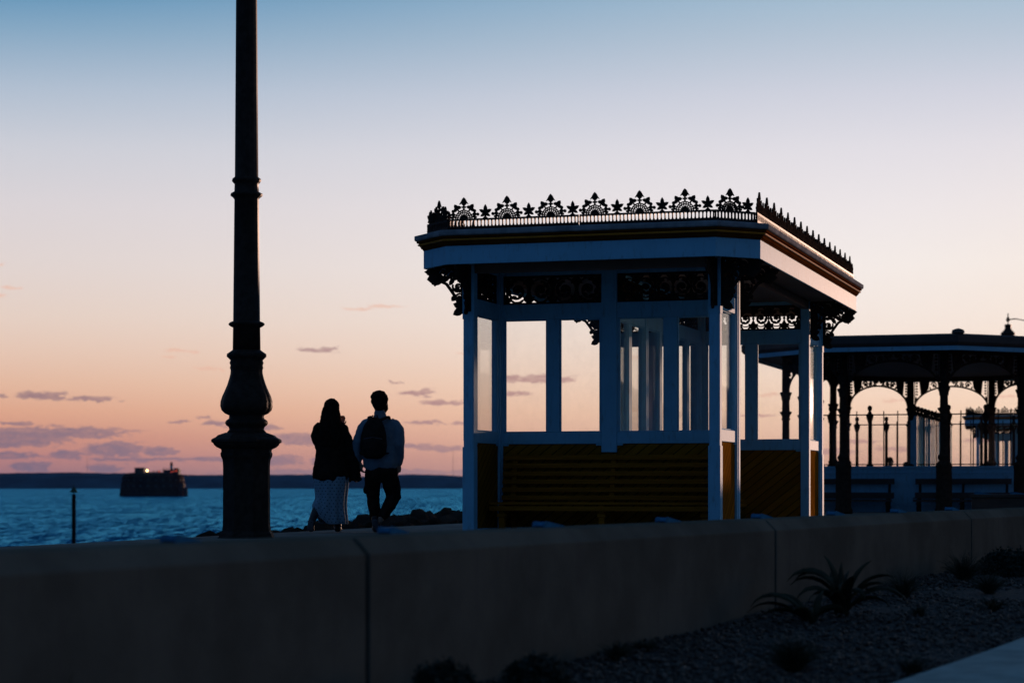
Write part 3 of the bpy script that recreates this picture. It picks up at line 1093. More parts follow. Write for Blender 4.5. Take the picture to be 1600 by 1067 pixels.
def screen(root, A, B, mains, panes, th=0.075, short=()):
    """glazed timber screen from A to B (local plan); mains = full-height stiles, panes = windows, as (s0, s1)"""
    A = Vector((A[0] + S_OFF.x, A[1] + S_OFF.y, 0))
    B = Vector((B[0] + S_OFF.x, B[1] + S_OFF.y, 0))
    d = (B - A)
    ln = d.length
    d.normalize()
    nn = Vector((d.y, -d.x, 0))
    Mx = Matrix(((d.x, -nn.x, 0, A.x), (d.y, -nn.y, 0, A.y), (0, 0, 1, 0), (0, 0, 0, 1)))
    fr_ = MB()
    for (a, b) in mains:
        fr_.box(a, b, -th / 2 - 0.012, th / 2 + 0.012, 1.0 if (a, b) in short else 0, Z_TOP, Mx)
    bays = []
    cur = 0.0
    for (a, b) in sorted(mains):
        if a - cur > 0.05:
            bays.append((cur, a))
        cur = b
    if ln - cur > 0.05:
        bays.append((cur, ln))
    boards = MB()
    panes_mb = []
    friezes = []
    for (a, b) in bays:
        for (z0, z1, tt) in ((0.0, 0.12, 0), (Z_SILL0, Z_SILL1, 0.0), (Z_HEAD0, Z_HEAD1, 0.0), (Z_FR1, Z_TOP, 0.002)):
            fr_.box(a, b, -th / 2 - tt, th / 2 + tt, z0, z1, Mx)
        boards.box(a, b, -0.02, 0.02, 0.12, Z_SILL0, Mx)
        # little chamfer-stops below the sill rail, as on the real joinery
        for (c0, c1) in ((a, a + 0.07), (b - 0.07, b)):
            fr_.box(c0, c1, -th / 2 + 0.004, th / 2 - 0.004, Z_SILL0 - 0.022, Z_SILL0, Mx)
        ins = [p for p in panes if p[0] >= a - 0.01 and p[1] <= b + 0.01]
        cur = a
        for (p0, p1) in ins:
            if p0 - cur > 0.005:
                fr_.box(cur, p0, -th / 2 + 0.003, th / 2 - 0.003, Z_SILL1, Z_HEAD0, Mx)
            cur = p1
            for (x0, x1, z0, z1) in ((p0, p0 + 0.014, Z_SILL1, Z_HEAD0), (p1 - 0.014, p1, Z_SILL1, Z_HEAD0),
                                     (p0 + 0.014, p1 - 0.014, Z_SILL1, Z_SILL1 + 0.014), (p0 + 0.014, p1 - 0.014, Z_HEAD0 - 0.014, Z_HEAD0)):
                fr_.box(x0, x1, -0.02, 0.02, z0, z1, Mx)
            g = MB()
            g.box(p0 + 0.010, p1 - 0.010, -0.003, 0.003, Z_SILL1 + 0.010, Z_HEAD0 - 0.010, Mx)
            panes_mb.append(g)
        if b - cur > 0.005:
            fr_.box(cur, b, -th / 2 + 0.003, th / 2 - 0.003, Z_SILL1, Z_HEAD0, Mx)
        friezes.append((a, b))
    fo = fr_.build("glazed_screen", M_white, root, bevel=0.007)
    for (a, b) in short:
        boards.box(a, b, -0.02, 0.02, 0.12, 1.0, Mx)
        fr_2 = None
    if bays:
        boards.build("board_panel", M_board, fo, tri_uv=lambda co: ((co - A).dot(d), co.z))
    for g in panes_mb:
        g.build("pane", M_glass, fo)
    for (a, b) in friezes:
        F = Flat(lambda s, z, q, a=a: A + d * (a + s) + nn * q + Vector((0, 0, Z_HEAD1 + z)), 0.014)
        frieze(F, b - a, Z_FR1 - Z_HEAD1)
        F.build("frieze", M_iron, fo)
    return fo


def make_shelter(name):
    root = empty(name, (0, 0, 0))
    u0, u1, v0, v1 = 0.52, 3.36, 0.52, 7.70
    vb, vf = 1.62, 6.60          # the two end walls
    um = 1.88                    # the spine
    # floor plinth
    p = MB()
    p.sweep(shift_ring(octo(SW, SL, SCH), S_OFF), [(-0.38, -0.02), (-0.38, 0.05), (-1.2, 0.05), (-1.2, -0.02)])
    p.build("plinth", M_prom, root)
    # corner posts with stopped chamfers
    for (u, v) in ((u0, v0), (u1, v0), (u0, v1), (u1, v1)):
        q = MB()
        x, y = u + S_OFF.x, v + S_OFF.y
        for (h, z0, z1) in ((0.068, 0, 1.05), (0.060, 1.05, 1.12), (0.062, 1.12, 2.50), (0.068, 2.50, 3.13)):
            c = 0.004 if h > 0.065 else 0.014
            ring = [(-h + c, -h), (h - c, -h), (h, -h + c), (h, h - c), (h - c, h), (-h + c, h), (-h, h - c), (-h, -h + c)]
            vs = [(x + a, y + b, z0) for a, b in ring] + [(x + a, y + b, z1) for a, b in ring]
            q.add(vs, [tuple(range(8))[::-1], tuple(range(8, 16))] + [(i, (i + 1) % 8, 8 + (i + 1) % 8, 8 + i) for i in range(8)])
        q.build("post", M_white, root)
    # returns
    for u in (u0, u1):
        for (a, b) in ((v0 + 0.068, vb - 0.055), (v1 - 0.068, vf + 0.055)):
            L_ = abs(b - a)
            screen(root, (u, a), (u, b), [(0, 0.05), (L_ - 0.05, L_)], [(0.12, L_ - 0.12)])
    # end walls
    W_ = u1 - u0
    k = lambda x: x - u0
    for v in (vb, vf):
        screen(root, (u0, v), (u1, v), [(-0.055, 0.062), (k(1.789), k(1.973)), (W_ - 0.062, W_ + 0.055)],
               [(k(0.60), k(1.119)), (k(1.277), k(1.770)), (k(1.992), k(2.535)), (k(2.690), k(3.28))], short=[(k(1.789), k(1.973))])
    # spine
    L_ = vf - vb - 0.12
    nb = 3
    mains, panes = [], []
    bay = L_ / nb
    for i in range(nb + 1):
        c = i * bay
        mains.append((max(0, c - 0.08), min(L_, c + 0.08)))
    for i in range(nb):
        a, b = i * bay + 0.10, (i + 1) * bay - 0.10
        mdl = (a + b) / 2
        panes += [(a, mdl - 0.075), (mdl + 0.075, b)]
    screen(root, (um, vb + 0.06), (um, vf - 0.06), mains, panes)
    # eave beams along the open sides; soffit colour stands in for shaded white paint
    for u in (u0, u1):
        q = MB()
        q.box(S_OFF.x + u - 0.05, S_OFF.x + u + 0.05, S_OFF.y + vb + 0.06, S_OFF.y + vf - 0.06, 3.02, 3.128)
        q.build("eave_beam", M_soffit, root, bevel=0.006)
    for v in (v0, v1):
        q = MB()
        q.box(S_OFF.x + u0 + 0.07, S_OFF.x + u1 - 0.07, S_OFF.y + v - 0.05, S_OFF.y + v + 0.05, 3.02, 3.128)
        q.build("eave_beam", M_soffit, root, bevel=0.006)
    # roof
    q = MB()
    ring = s_ring(-0.02)
    zt = 3.452
    inner = s_ring(-0.9)
    vs = [(x, y, 3.14) for x, y in ring] + [(x, y, 3.42) for x, y in ring] + [(x, y, zt + 0.06) for x, y in inner]
    fs = [tuple(range(8))[::-1], tuple(range(16, 24))]
    for b0 in (0, 8):
        fs += [(b0 + i, b0 + (i + 1) % 8, b0 + 8 + (i + 1) % 8, b0 + 8 + i) for i in range(8)]
    q.add(vs, fs)
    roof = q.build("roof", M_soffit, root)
    q = MB()
    q.sweep(s_ring, [(0, 3.078), (0, 3.283), (-0.028, 3.283), (-0.028, 3.078)])
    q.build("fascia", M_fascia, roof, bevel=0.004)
    q = MB()
    q.sweep(s_ring, [(-0.018, 3.284), (0.006, 3.284), (0.010, 3.296), (0.026, 3.304), (0.030, 3.316), (0.040, 3.330), (0.048, 3.342), (0.048, 3.388), (-0.018, 3.388)])
    q.build("cornice", M_brown, roof)
    q = MB()
    q.sweep(s_ring, [(0.049, 3.334), (0.060, 3.338), (0.066, 3.346), (0.060, 3.354), (0.049, 3.358)])
    q.build("cornice_bead", M_bead, roof)
    q = MB()
    q.sweep(s_ring, [(0.049, 3.362), (0.074, 3.368), (0.074, 3.386), (0.049, 3.387)])
    q.build("cornice_fillet", M_brown, roof)
    q = MB()
    q.sweep(s_ring, [(-0.018, 3.389), (0.086, 3.389), (0.098, 3.400), (0.098, 3.446), (0.088, 3.452), (-0.018, 3.452)])
    q.build("roof_edge", M_lead, roof, bevel=0.004)
    # cresting panels, eight sides
    rr = s_ring(-0.045)
    for i in range(8):
        a = Vector((*rr[i], 0))
        b = Vector((*rr[(i + 1) % 8], 0))
        d = (b - a)
        ln = d.length
        d.normalize()
        nn = Vector((d.y, -d.x, 0))
        cuts = {0: [0, 2], 1: [0]}
        if ln < 1.0:
            F = Flat(lambda s, z, q_, a=a, d=d, nn=nn: a + d * s + nn * q_ + Vector((0, 0, 3.4525 + z)), 0.017)
            G = Flat(F.fn, 0.022)
            if i in (7, 3):
                cresting(F, G, ln - 0.02, [ln * 0.54], [0.085, ln - 0.09])
            else:
                cresting(F, G, ln - 0.02, [ln * 0.36], [ln * 0.79])
            G.build("crest_rail", M_rail, roof)
            F.build("cresting", M_iron, roof)
            continue
        nr = int(round(ln / 0.475))
        pitch = ln / nr
        per = 3
        for s0 in range(0, nr, per):
            cnt = min(per, nr - s0)
            org = a + d * (s0 * pitch + 0.004)
            F = Flat(lambda s, z, q_, org=org, d=d, nn=nn: org + d * s + nn * q_ + Vector((0, 0, 3.4525 + z)), 0.017)
            G = Flat(F.fn, 0.022)
            cresting(F, G, cnt * pitch - 0.010, [pitch * (j + 0.34) for j in range(cnt)], [pitch * (j + 0.84) for j in range(cnt)])
            G.build("crest_rail", M_rail, roof)
            F.build("cresting", M_iron, roof)
    # brackets: outward both ways from every corner post, and at the inner ends of the returns
    def brk(u, v, dirv, H=0.54, L_=0.44):
        o_ = Vector((u + S_OFF.x, v + S_OFF.y, 3.125)) + dirv * 0.070
        nn_ = Vector((dirv.y, -dirv.x, 0))
        F = Flat(lambda s, z, q_: o_ + dirv * s + nn_ * q_ + Vector((0, 0, z)), 0.016)
        bracket(F, L_, H)
        ctr = o_ - dirv * 0.001
        vs_ = [ctr + dirv * dd + nn_ * (sx * 0.038) + Vector((0, 0, zz)) for dd in (0, 0.012) for sx, zz in ((-1, -H), (1, -H), (1, -0.02), (-1, -0.02))]
        F.add(vs_, [(3, 2, 1, 0), (4, 5, 6, 7), (0, 1, 5, 4), (1, 2, 6, 5), (2, 3, 7, 6), (3, 0, 4, 7)])
        F.build("bracket", M_iron, root)
    X_, Y_ = Vector((1, 0, 0)), Vector((0, 1, 0))
    for u, sx in ((u0, -1), (u1, 1)):
        for v, sy in ((v0, -1), (v1, 1)):
            brk(u, v, X_ * sx)
            brk(u, v, Y_ * sy)
        for v in (vb, vf):
            brk(u, v, X_ * sx, 0.50, 0.42)
    return root


shelter = make_shelter("seaside_shelter")
S_ORG = Vector((-1.128, 24.42, 0))
sc0 = S_ORG + U * (SW / 2) + V * (SL / 2)
shelter.location = sc0
shelter.rotation_euler = (0, 0, -TH)
tag(shelter, "near white timber seaside shelter with glazed screens and black iron roof cresting", "shelter", "glazed seaside shelters")
sh2 = copy_tree(shelter)
sh2.location = sc0 + V * 66.0
tag(sh2, "distant pale shelter with cresting seen through the pavilion at the right edge", "shelter", "glazed seaside shelters")


# ------------------------------------------------------------------ benches
def slat_bench(name, length, wood, seat_h=0.42, back_h=0.97, depth=0.56, nback=6, slat=0.055, nseat=6, iron=None):
    """slatted bench: local x along, +y towards the back"""
    root = empty(name, (0, 0, 0))
    b = MB()
    for i in range(nback):
        z = seat_h + 0.05 + (back_h - seat_h - 0.09) * i / max(nback - 1, 1)
        y = depth - 0.09 + 0.10 * (z - seat_h) / (back_h - seat_h)
        b.box(0, length, y - 0.012, y + 0.012, z - slat / 2, z + slat / 2)
    b.build("backrest", wood, root, bevel=0.005)
    b = MB()
    for i in range(nseat):
        y = 0.03 + (depth - 0.16) * i / (nseat - 1)
        b.box(0, length, y - 0.03, y + 0.03, seat_h - 0.028, seat_h)
    b.box(0, length, -0.012, 0.012, seat_h - 0.10, seat_h - 0.045)
    b.build("seat", wood, root, bevel=0.005)
    for f in (0.05, 0.5, 0.95):
        x = length * f
        g = MB()
        g.box(x - 0.035, x + 0.035, 0.03, 0.10, 0, seat_h - 0.11)
        g.box(x - 0.05, x + 0.05, 0.02, 0.11, seat_h - 0.17, seat_h - 0.13)
        g.box(x - 0.03, x + 0.03, 0.015, depth - 0.10, seat_h - 0.12, seat_h - 0.03)
        # back leg leans with the backrest
        g.add([(x + sx * 0.03, depth - 0.075 + yy, z) for z, yo in ((0.0, 0.03), (seat_h, 0.0), (back_h, 0.105)) for sx, yy in ((-1, yo), (1, yo), (1, yo + 0.05), (-1, yo + 0.05))],
              [(3, 2, 1, 0), (8, 9, 10, 11)] + [(r * 4 + i, r * 4 + (i + 1) % 4, r * 4 + 4 + (i + 1) % 4, r * 4 + 4 + i) for r in (0, 1) for i in range(4)])
        g.build("leg", iron or wood, root, bevel=0.005)
    return root


def place(o, p, ang):
    o.location = p
    o.rotation_euler = (0, 0, ang)


def sloc(u, v, z=0.05):
    p = S_ORG + U * u + V * v
    return (p.x, p.y, z)


b1 = slat_bench("slatted_bench", 2.66, M_bench, seat_h=0.37, back_h=0.93)
place(b1, sloc(0.61, 0.97), -TH)
tag(b1, "long amber slatted bench in the front alcove of the near shelter", "bench", "slatted benches inside the near shelter")
b2 = slat_bench("slatted_bench", 4.6, M_bench, seat_h=0.37, back_h=0.93)
place(b2, sloc(2.56, 1.84), -TH + PI / 2)
tag(b2, "amber slatted bench along the near shelter's right side, half hidden by the corner return", "bench", "slatted benches inside the near shelter")


# ------------------------------------------------------------------ iron pavilion
PO = Vector((8.293, 47.32, 0))
PW, PLN, PC = 5.24, 12.6, 1.535
P_OFF = Vector((-PW / 2, 0, 0))
pav = empty("iron_pavilion", PO, -TH)
tag(pav, "dark iron columned pavilion with pierced arches and a low octagonal roof", "pavilion")
p_ring = shift_ring(octo(PW, PLN, PC), P_OFF)
cols = []
rg = p_ring(0)
side = [(rg[1], rg[2]), (rg[2], rg[3]), (rg[3], rg[4]), (rg[4], rg[5]), (rg[5], rg[6]), (rg[6], rg[7]), (rg[7], rg[0]), (rg[0], rg[1])]
ptsc = []
for (a, b) in side:
    L_ = math.hypot(b[0] - a[0], b[1] - a[1])
    n = max(1, int(round(L_ / 2.35)))
    for i in range(n):
        ptsc.append((a[0] + (b[0] - a[0]) * i / n, a[1] + (b[1] - a[1]) * i / n))
prof = [(0.20, 0), (0.20, 0.10), (0.175, 0.14), (0.17, 1.00), (0.185, 1.03), (0.16, 1.10), (0.12, 1.15), (0.105, 1.17), (0.125, 1.20), (0.135, 1.235),
        (0.12, 1.27), (0.095, 1.30), (0.088, 1.36), (0.082, 2.10), (0.10, 2.12), (0.10, 2.14), (0.088, 2.17), (0.10, 2.22), (0.135, 2.27), (0.14, 2.30),
        (0.09, 2.31), (0.085, 2.55), (0.10, 2.58), (0.105, 2.64), (0.13, 2.70), (0.14, 2.74), (0.09, 2.75), (0.085, 3.50)]
col_me = None
for (x, y) in ptsc:
    if col_me is None:
        q = MB()
        q.lathe(prof, 0, 0, 16)
        o = q.build("column", M_iron, pav, smooth=True)
        col_me = o
    else:
        o = col_me.copy()
        C.objects.link(o)
    o.location = (x, y, 0)


def spandrel(F, w, h_sp, h_top):
    """pierced arch between two columns; b measured from springing"""
    n = 22
    rise = h_sp
    pts = [(w / 2 - (w / 2 - 0.02) * math.cos(PI * i / n), rise * math.sin(PI * i / n)) for i in range(n + 1)]
    F.ribbon(pts, 0.045)
    arch = lambda a: rise * math.sqrt(max(0.0, 1 - ((w / 2 - a) / (w / 2 - 0.02)) ** 2))
    F.rect(0, w, h_top - 0.03, h_top)
    ht = h_top - 0.028
    for s in (0, 1):
        X = (lambda a: a) if s == 0 else (lambda a: w - a)
        sg = 1 if s == 0 else -1
        # corner shield and its leaves
        F.poly([(X(0.15), ht), (X(0.43), ht), (X(0.40), arch(0.40) + 0.05), (X(0.30), arch(0.30)), (X(0.19), arch(0.19) + 0.03)][::sg])
        F.bar(X(0.03), 0.0, X(0.03), ht, 0.02)
        for i in range(5):
            F.disc(X(0.085), ht - 0.05 - 0.075 * i, 0.028)
        F.leaf(X(0.05), 0.16, PI / 2 - sg * 0.15, 0.16, 0.05)
        F.scroll(X(0.55), ht - 0.100, 0.085, PI if s == 0 else 0, -sg, 0.022)
        F.scroll(X(0.72), ht - 0.068, 0.058, PI if s == 0 else 0, sg, 0.020)
        F.scroll(X(0.86), ht - 0.052, 0.044, PI if s == 0 else 0, -sg, 0.018)
        for a_, an_ in ((0.46, 1.9), (0.62, 2.2), (0.66, 0.9), (0.77, 2.3), (0.80, 0.8), (0.92, 2.4)):
            F.leaf(X(a_), arch(a_) + 0.01, an_ if s == 0 else PI - an_, 0.09, 0.04)
    F.scroll(w / 2 - 0.07, ht - 0.045, 0.04, 0, 1, 0.02)
    F.scroll(w / 2 + 0.07, ht - 0.045, 0.04, PI, -1, 0.02)


npc = len(ptsc)
for i in range(npc):
    a = Vector((*ptsc[i], 0))
    b = Vector((*ptsc[(i + 1) % npc], 0))
    d = b - a
    ln = d.length
    d.normalize()
    nn = Vector((d.y, -d.x, 0))
    F = Flat(lambda s, z, q_: a + d * (0.08 + s) + nn * q_ + Vector((0, 0, 2.75 + z)), 0.03)
    spandrel(F, ln - 0.16, 0.58, 0.75)
    F.build("spandrel", M_iron, pav)
q = MB()
q.sweep(p_ring, [(0.09, 3.50), (0.09, 3.60), (-0.09, 3.60), (-0.09, 3.50)])
q.build("ring_beam", M_iron, pav)
q = MB()
ro, ri = p_ring(0.84), p_ring(-2.45)
vs = [(x, y, 3.58) for x, y in ro] + [(x, y, 3.80) for x, y in ro] + [(x, y, 4.02) for x, y in ri]
fs = [tuple(range(8))[::-1], tuple(range(16, 24))]
for b0 in (0, 8):
    fs += [(b0 + i, b0 + (i + 1) % 8, b0 + 8 + (i + 1) % 8, b0 + 8 + i) for i in range(8)]
q.add(vs, fs)
proof = q.build("roof", M_roofdark, pav)
q = MB()
q.sweep(p_ring, [(0.842, 3.60), (0.90, 3.60), (0.95, 3.66), (0.95, 3.80), (0.90, 3.84), (0.842, 3.84)])
q.build("gutter", M_roofdark, proof)
q = MB()
q.sweep(p_ring, [(0.80, 3.495), (0.875, 3.495), (0.88, 3.585), (0.80, 3.578)])
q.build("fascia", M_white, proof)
q = MB()
q.lathe([(0.10, 3.83), (0.14, 3.86), (0.12, 3.92), (0.03, 3.95)], 1.46, -0.8, 10)
q.build("corner_boss", M_roofdark, proof)


def windbreak(A, B, newels, root, timber=False):
    """low panelled wall with a glazed iron railing on top (local pavilion plan)"""
    A = Vector((*A, 0))
    B = Vector((*B, 0))
    d = B - A
    ln = d.length
    d.normalize()
    nn = Vector((d.y, -d.x, 0))
    Mx = Matrix(((d.x, -nn.x, 0, A.x), (d.y, -nn.y, 0, A.y), (0, 0, 1, 0), (0, 0, 0, 1)))
    q = MB()
    q.box(0, ln, -0.05, 0.05, 0, 1.02, Mx)
    q.box(0, ln, -0.08, 0.08, 1.02, 1.08, Mx)
    q.box(0, ln, -0.075, 0.075, 0.0, 0.18, Mx)
    q.box(0, ln, -0.066, 0.066, 0.90, 0.94, Mx)
    np_ = max(1, int(round(ln / 2.6)))
    for i in range(np_ + 1):
        c = ln * i / np_
        q.box(max(0, c - 0.06), min(ln, c + 0.06), -0.068, 0.068, 0.18, 0.90, Mx)
    w = q.build("panel_wall", M_white, root, bevel=0.008)
    q = MB()
    tp = lambda s, z: A + d * s + Vector((0, 0, z))
    q.tube([tp(0, 2.29), tp(ln, 2.29)], 0.017, 6)
    q.tube([tp(0, 1.12), tp(ln, 1.12)], 0.014, 6)
    for (s0, s1) in zip(newels[:-1], newels[1:]):
        k = max(1, int(round((s1 - s0) / 0.33)))
        for j in range(1, k):
            s = s0 + (s1 - s0) * j / k
            q.tube([tp(s, 1.08), tp(s, 2.37)], 0.013, 6)
    if timber:
        tq = MB()
        for s in newels:
            for ds in (-0.2, 0.13):
                tq.box(s + ds - 0.035, s + ds + 0.035, -0.075, 0.075, 1.08, 2.26, Mx)
        tq.build("mullions", M_white, w, bevel=0.006)
    for s in newels:
        p = tp(s, 0)
        q.lathe([(0.085, 1.08), (0.08, 1.11), (0.05, 1.14), (0.042, 1.20), (0.038, 2.08), (0.05, 2.12), (0.075, 2.20), (0.085, 2.25), (0.09, 2.30), (0.05, 2.32),
                 (0.04, 2.36), (0.028, 2.37), (0.05, 2.41), (0.055, 2.45), (0.045, 2.49), (0.015, 2.51)], p.x, p.y, 10)
    r = q.build("railing", M_iron, w, smooth=True)
    g = MB()
    g.box(0.02, ln - 0.02, -0.004, 0.004, 1.14, 2.25, Mx)
    g.build("pane", M_glass, w)


windbreak((-2.55, 3.87), (2.55, 3.87), [0.05, 0.6, 1.52, 2.5, 3.35, 4.2, 5.05], pav)
windbreak((-2.55, 12.2), (2.55, 12.2), [0.05, 0.85, 1.7, 2.55, 3.4, 4.25, 5.05], pav)
windbreak((0.0, 4.0), (0.0, 12.05), [0.05, 0.75, 1.5, 2.25, 3.0, 3.75, 4.5, 5.25, 6.0, 6.75, 7.4, 8.0], pav, True)


def ploc(u, v):
    p = PO + U * u + V * v
    return (p.x, p.y, 0)


for i, (u, ln, lb) in enumerate(((-2.75, 2.33, "dark two-slat bench left of the pavilion wall joint, running behind the shelter"), (0.06, 2.20, "dark two-slat bench right of the pavilion wall joint, below the railing"))):
    bb = slat_bench("park_bench", ln, M_darkwood, seat_h=0.35, back_h=0.76, depth=0.50, nback=2, slat=0.13, nseat=5, iron=M_iron)
    place(bb, ploc(u, 3.12), -TH)
    tag(bb, lb, "bench", "dark benches in the pavilion")

# ------------------------------------------------------------------ lamp posts
def make_lamp():
    root = empty("lamp_post", (0, 0, 0))
    k = 25.4 / FPX
    z_ = lambda y: CAM_Z + (HOR - y) * k
    def pr(lst):
        return [(h * k, z_(y)) for y, h in lst]
    octm = lambda a, z: 1.0 / max(0.924, math.cos(((a + PI / 8) % (PI / 4)) - PI / 8))
    q = MB()
    q.lathe([(0.335, -0.02), (0.335, 0.0)] + pr([(838, 42.5), (833, 41), (829, 37.5), (822, 36.6), (812, 36.2), (730, 36), (722, 36.5), (718, 37), (712.6, 39.5), (708, 40), (705.6, 38.5), (702, 39),
                                    (698.7, 46), (695, 50), (692.5, 51), (691, 54), (687, 54), (685.5, 52), (683, 47), (680, 44), (676, 32.5)]), 0, 0, 48, mod=lambda a, z: 0.97 * octm(a, z))
    q.build("pedestal", M_ironr, root, bevel=0.0)
    q = MB()
    bulb = lambda a, z: 1.0 + (0.045 * abs(math.cos(4 * a)) ** 0.7 - 0.02) * (1 if z_(648) < z < z_(572) else 0)
    q.lathe(pr([(677, 32), (671, 27), (667, 28), (664, 32), (660.5, 33.5), (657, 32), (654, 27.5), (649, 27), (646, 33), (641, 38), (634.5, 40), (627, 39.5), (619, 37), (610, 33), (601.5, 29.5),
                (592, 26.5), (584, 24.6), (578, 24.2), (575, 25.5), (571, 25), (567, 26.5), (563, 25), (560, 28), (557, 31), (553, 30.5), (550, 26), (547, 22)]), 0, 0, 64, mod=bulb)
    q.build("bulb", M_ironr, root, smooth=True)
    q = MB()
    fl = lambda a, z: 1.0 + 0.012 * math.cos(16 * a)
    sh = [(549, 21.6), (512, 21), (510, 25), (508, 27.6), (506, 28), (504, 26), (502, 20.8), (400, 19.8), (312, 18.9), (309, 21), (306, 25), (303, 24.5), (300, 19), (288, 18.6), (285.5, 21),
          (283, 22.8), (280, 22), (277, 18.2), (140, 17.3), (0, 16.4), (-120, 15.5), (-122, 19), (-126, 20), (-130, 15), (-250, 13.5), (-252, 17), (-257, 18), (-260, 12), (-330, 9)]
    q.lathe(pr(sh), 0, 0, 64, mod=fl)
    q.build("shaft", M_ironr, root, smooth=True)
    q = MB()
    zt = z_(-330)
    q.lathe([(0.09, zt), (0.11, zt + 0.05), (0.06, zt + 0.12), (0.09, zt + 0.2), (0.05, zt + 0.3), (0.01, zt + 0.48)], 0, 0, 12)
    q.build("finial", M_ironr, root, smooth=True)
    for s in (-1, 1):
        q = MB()
        za = zt - 0.55
        pts = [(0.05, za), (0.45, za - 0.22), (0.78, za - 0.18), (1.02, za + 0.25), (1.30, za + 0.52), (1.70, za + 0.60), (2.08, za + 0.56)]
        q.tube([(s * a, 0, b) for a, b in pts], 0.028, 8)
        sp = [(1.0 + 0.20 * (1 - i / 20) * math.cos(i * 0.5), za + 0.42 + 0.20 * (1 - i / 20) * math.sin(i * 0.5)) for i in range(19)]
        q.tube([(s * (a - 0.34), 0, b + 0.03) for a, b in sp], 0.02, 6)
        q.tube([(s * 0.06, 0, za + 0.45), (s * 0.5, 0, za + 0.35), (s * 1.0, 0, za + 0.3)], 0.018, 6)
        for (a, b) in ((0.78, za - 0.18), (1.05, za + 0.30), (0.62, za + 0.3)):
            q.ball((s * a, 0, b), 0.05, n=8, m=6)
        q.build("arm", M_ironr, root, smooth=True)
        q = MB()
        x = s * 2.08
        zl = za + 0.56
        q.lathe([(0.02, zl + 0.30), (0.03, zl + 0.26), (0.02, zl + 0.2), (0.03, zl + 0.14), (0.09, zl + 0.03), (0.095, zl - 0.03), (0.05, zl - 0.10), (0.02, zl - 0.14), (0.02, zl - 0.22)], x, 0, 12)
        q.lathe([(0.03, zl - 0.20), (0.17, zl - 0.24), (0.17, zl - 0.26), (0.15, zl - 0.40), (0.18, zl - 0.48), (0.30, zl - 0.60), (0.36, zl - 0.66), (0.36, zl - 0.69), (0.30, zl - 0.76), (0.05, zl - 0.76)], x, 0, 8)
        for k_ in range(4):
            aa_ = PI / 4 + k_ * PI / 2
            q.tube([(x + 0.23 * math.cos(aa_), 0.23 * math.sin(aa_), zl - 0.74), (x + 0.20 * math.cos(aa_), 0.20 * math.sin(aa_), zl - 1.25)], 0.012, 6)
        q.lathe([(0.06, zl - 1.36), (0.22, zl - 1.28), (0.23, zl - 1.24), (0.1, zl - 1.23)], x, 0, 8)
        lan = q.build("lantern", M_ironr, root)
        g = MB()
        g.lathe([(0.16, zl - 1.23), (0.20, zl - 0.77)], x, 0, 8)
        g.build("glass", M_glass, lan)
    return root


lamp = make_lamp()
lamp.location = ((385.3 - 800) / FPX * 25.4, 25.4, 0)
tag(lamp, "tall black fluted lamp post with octagonal pedestal standing behind the low wall", "lamp post", "cast iron promenade lamp posts")
lamp2 = copy_tree(lamp)
LZ = 103.5
lamp2.location = ((1575 - 800) / FPX * LZ + 2.08, LZ, -0.22)
tag(lamp2, "distant lamp post whose hanging lantern shows above the pavilion roof", "lamp post", "cast iron promenade lamp posts")

# ------------------------------------------------------------------ rocks along the sea edge
rng = np.random.RandomState(5)
mb = MB()
ico_v = []
t = (1 + 5 ** 0.5) / 2
base = [(-1, t, 0), (1, t, 0), (-1, -t, 0), (1, -t, 0), (0, -1, t), (0, 1, t), (0, -1, -t), (0, 1, -t), (t, 0, -1), (t, 0, 1), (-t, 0, -1), (-t, 0, 1)]
base = np.array(base, float) / math.sqrt(1 + t * t)
ico_f = [(0, 11, 5), (0, 5, 1), (0, 1, 7), (0, 7, 10), (0, 10, 11), (1, 5, 9), (5, 11, 4), (11, 10, 2), (10, 7, 6), (7, 1, 8), (3, 9, 4), (3, 4, 2), (3, 2, 6), (3, 6, 8), (3, 8, 9), (4, 9, 5), (2, 4, 11), (6, 2, 10), (8, 6, 7), (9, 8, 1)]
import bmesh
bm = bmesh.new()
bmesh.ops.create_icosphere(bm, subdivisions=2, radius=1.0)   # 162 points a rock
bm.verts.ensure_lookup_table()
sv = np.array([v.co[:] for v in bm.verts])
sf = [tuple(v.index for v in f.verts) for f in bm.faces]
bm.free()
for i in range(3000):
    Z = 25.5 + (rng.rand() ** 1.3) * 55
    d = -0.10 + rng.rand() ** 1.25 * 5.5 + 0.30
    p = edge_pt(Z) - U * d
    crest = float(np.interp(Z, [25, 27, 30, 33, 36, 42, 55, 90], [-0.42, -0.28, -0.16, -0.06, 0.02, 0.12, 0.2, 0.2]))
    z = crest * math.exp(-((d - 1.6) / 1.5) ** 2) - max(0, d - 1.6) * 0.42 - 0.14
    r = (0.11 + 0.15 * rng.rand())
    sc = r * (0.75 + 0.55 * rng.rand(3))
    seed = rng.rand(3) * 100
    vv = sv * sc
    nn_ = np.array([mnoise.noise(Vector(tuple(q * 1.5 + seed))) for q in sv])
    vv = vv * (1 + 0.45 * nn_)[:, None]
    # flat chipped faces
    for _ in range(2):
        ax = rng.randn(3)
        ax /= np.linalg.norm(ax)
        dd = vv @ ax
        lim = r * (0.55 + 0.2 * rng.rand())
        vv = vv - np.outer(np.maximum(dd - lim, 0), ax)
    mb.add(vv + np.array([p.x, p.y, z]), sf)
tag(mb.build("rock_armour", M_rock), "heap of dark armour rocks along the sea edge", "rocks", kind='stuff')

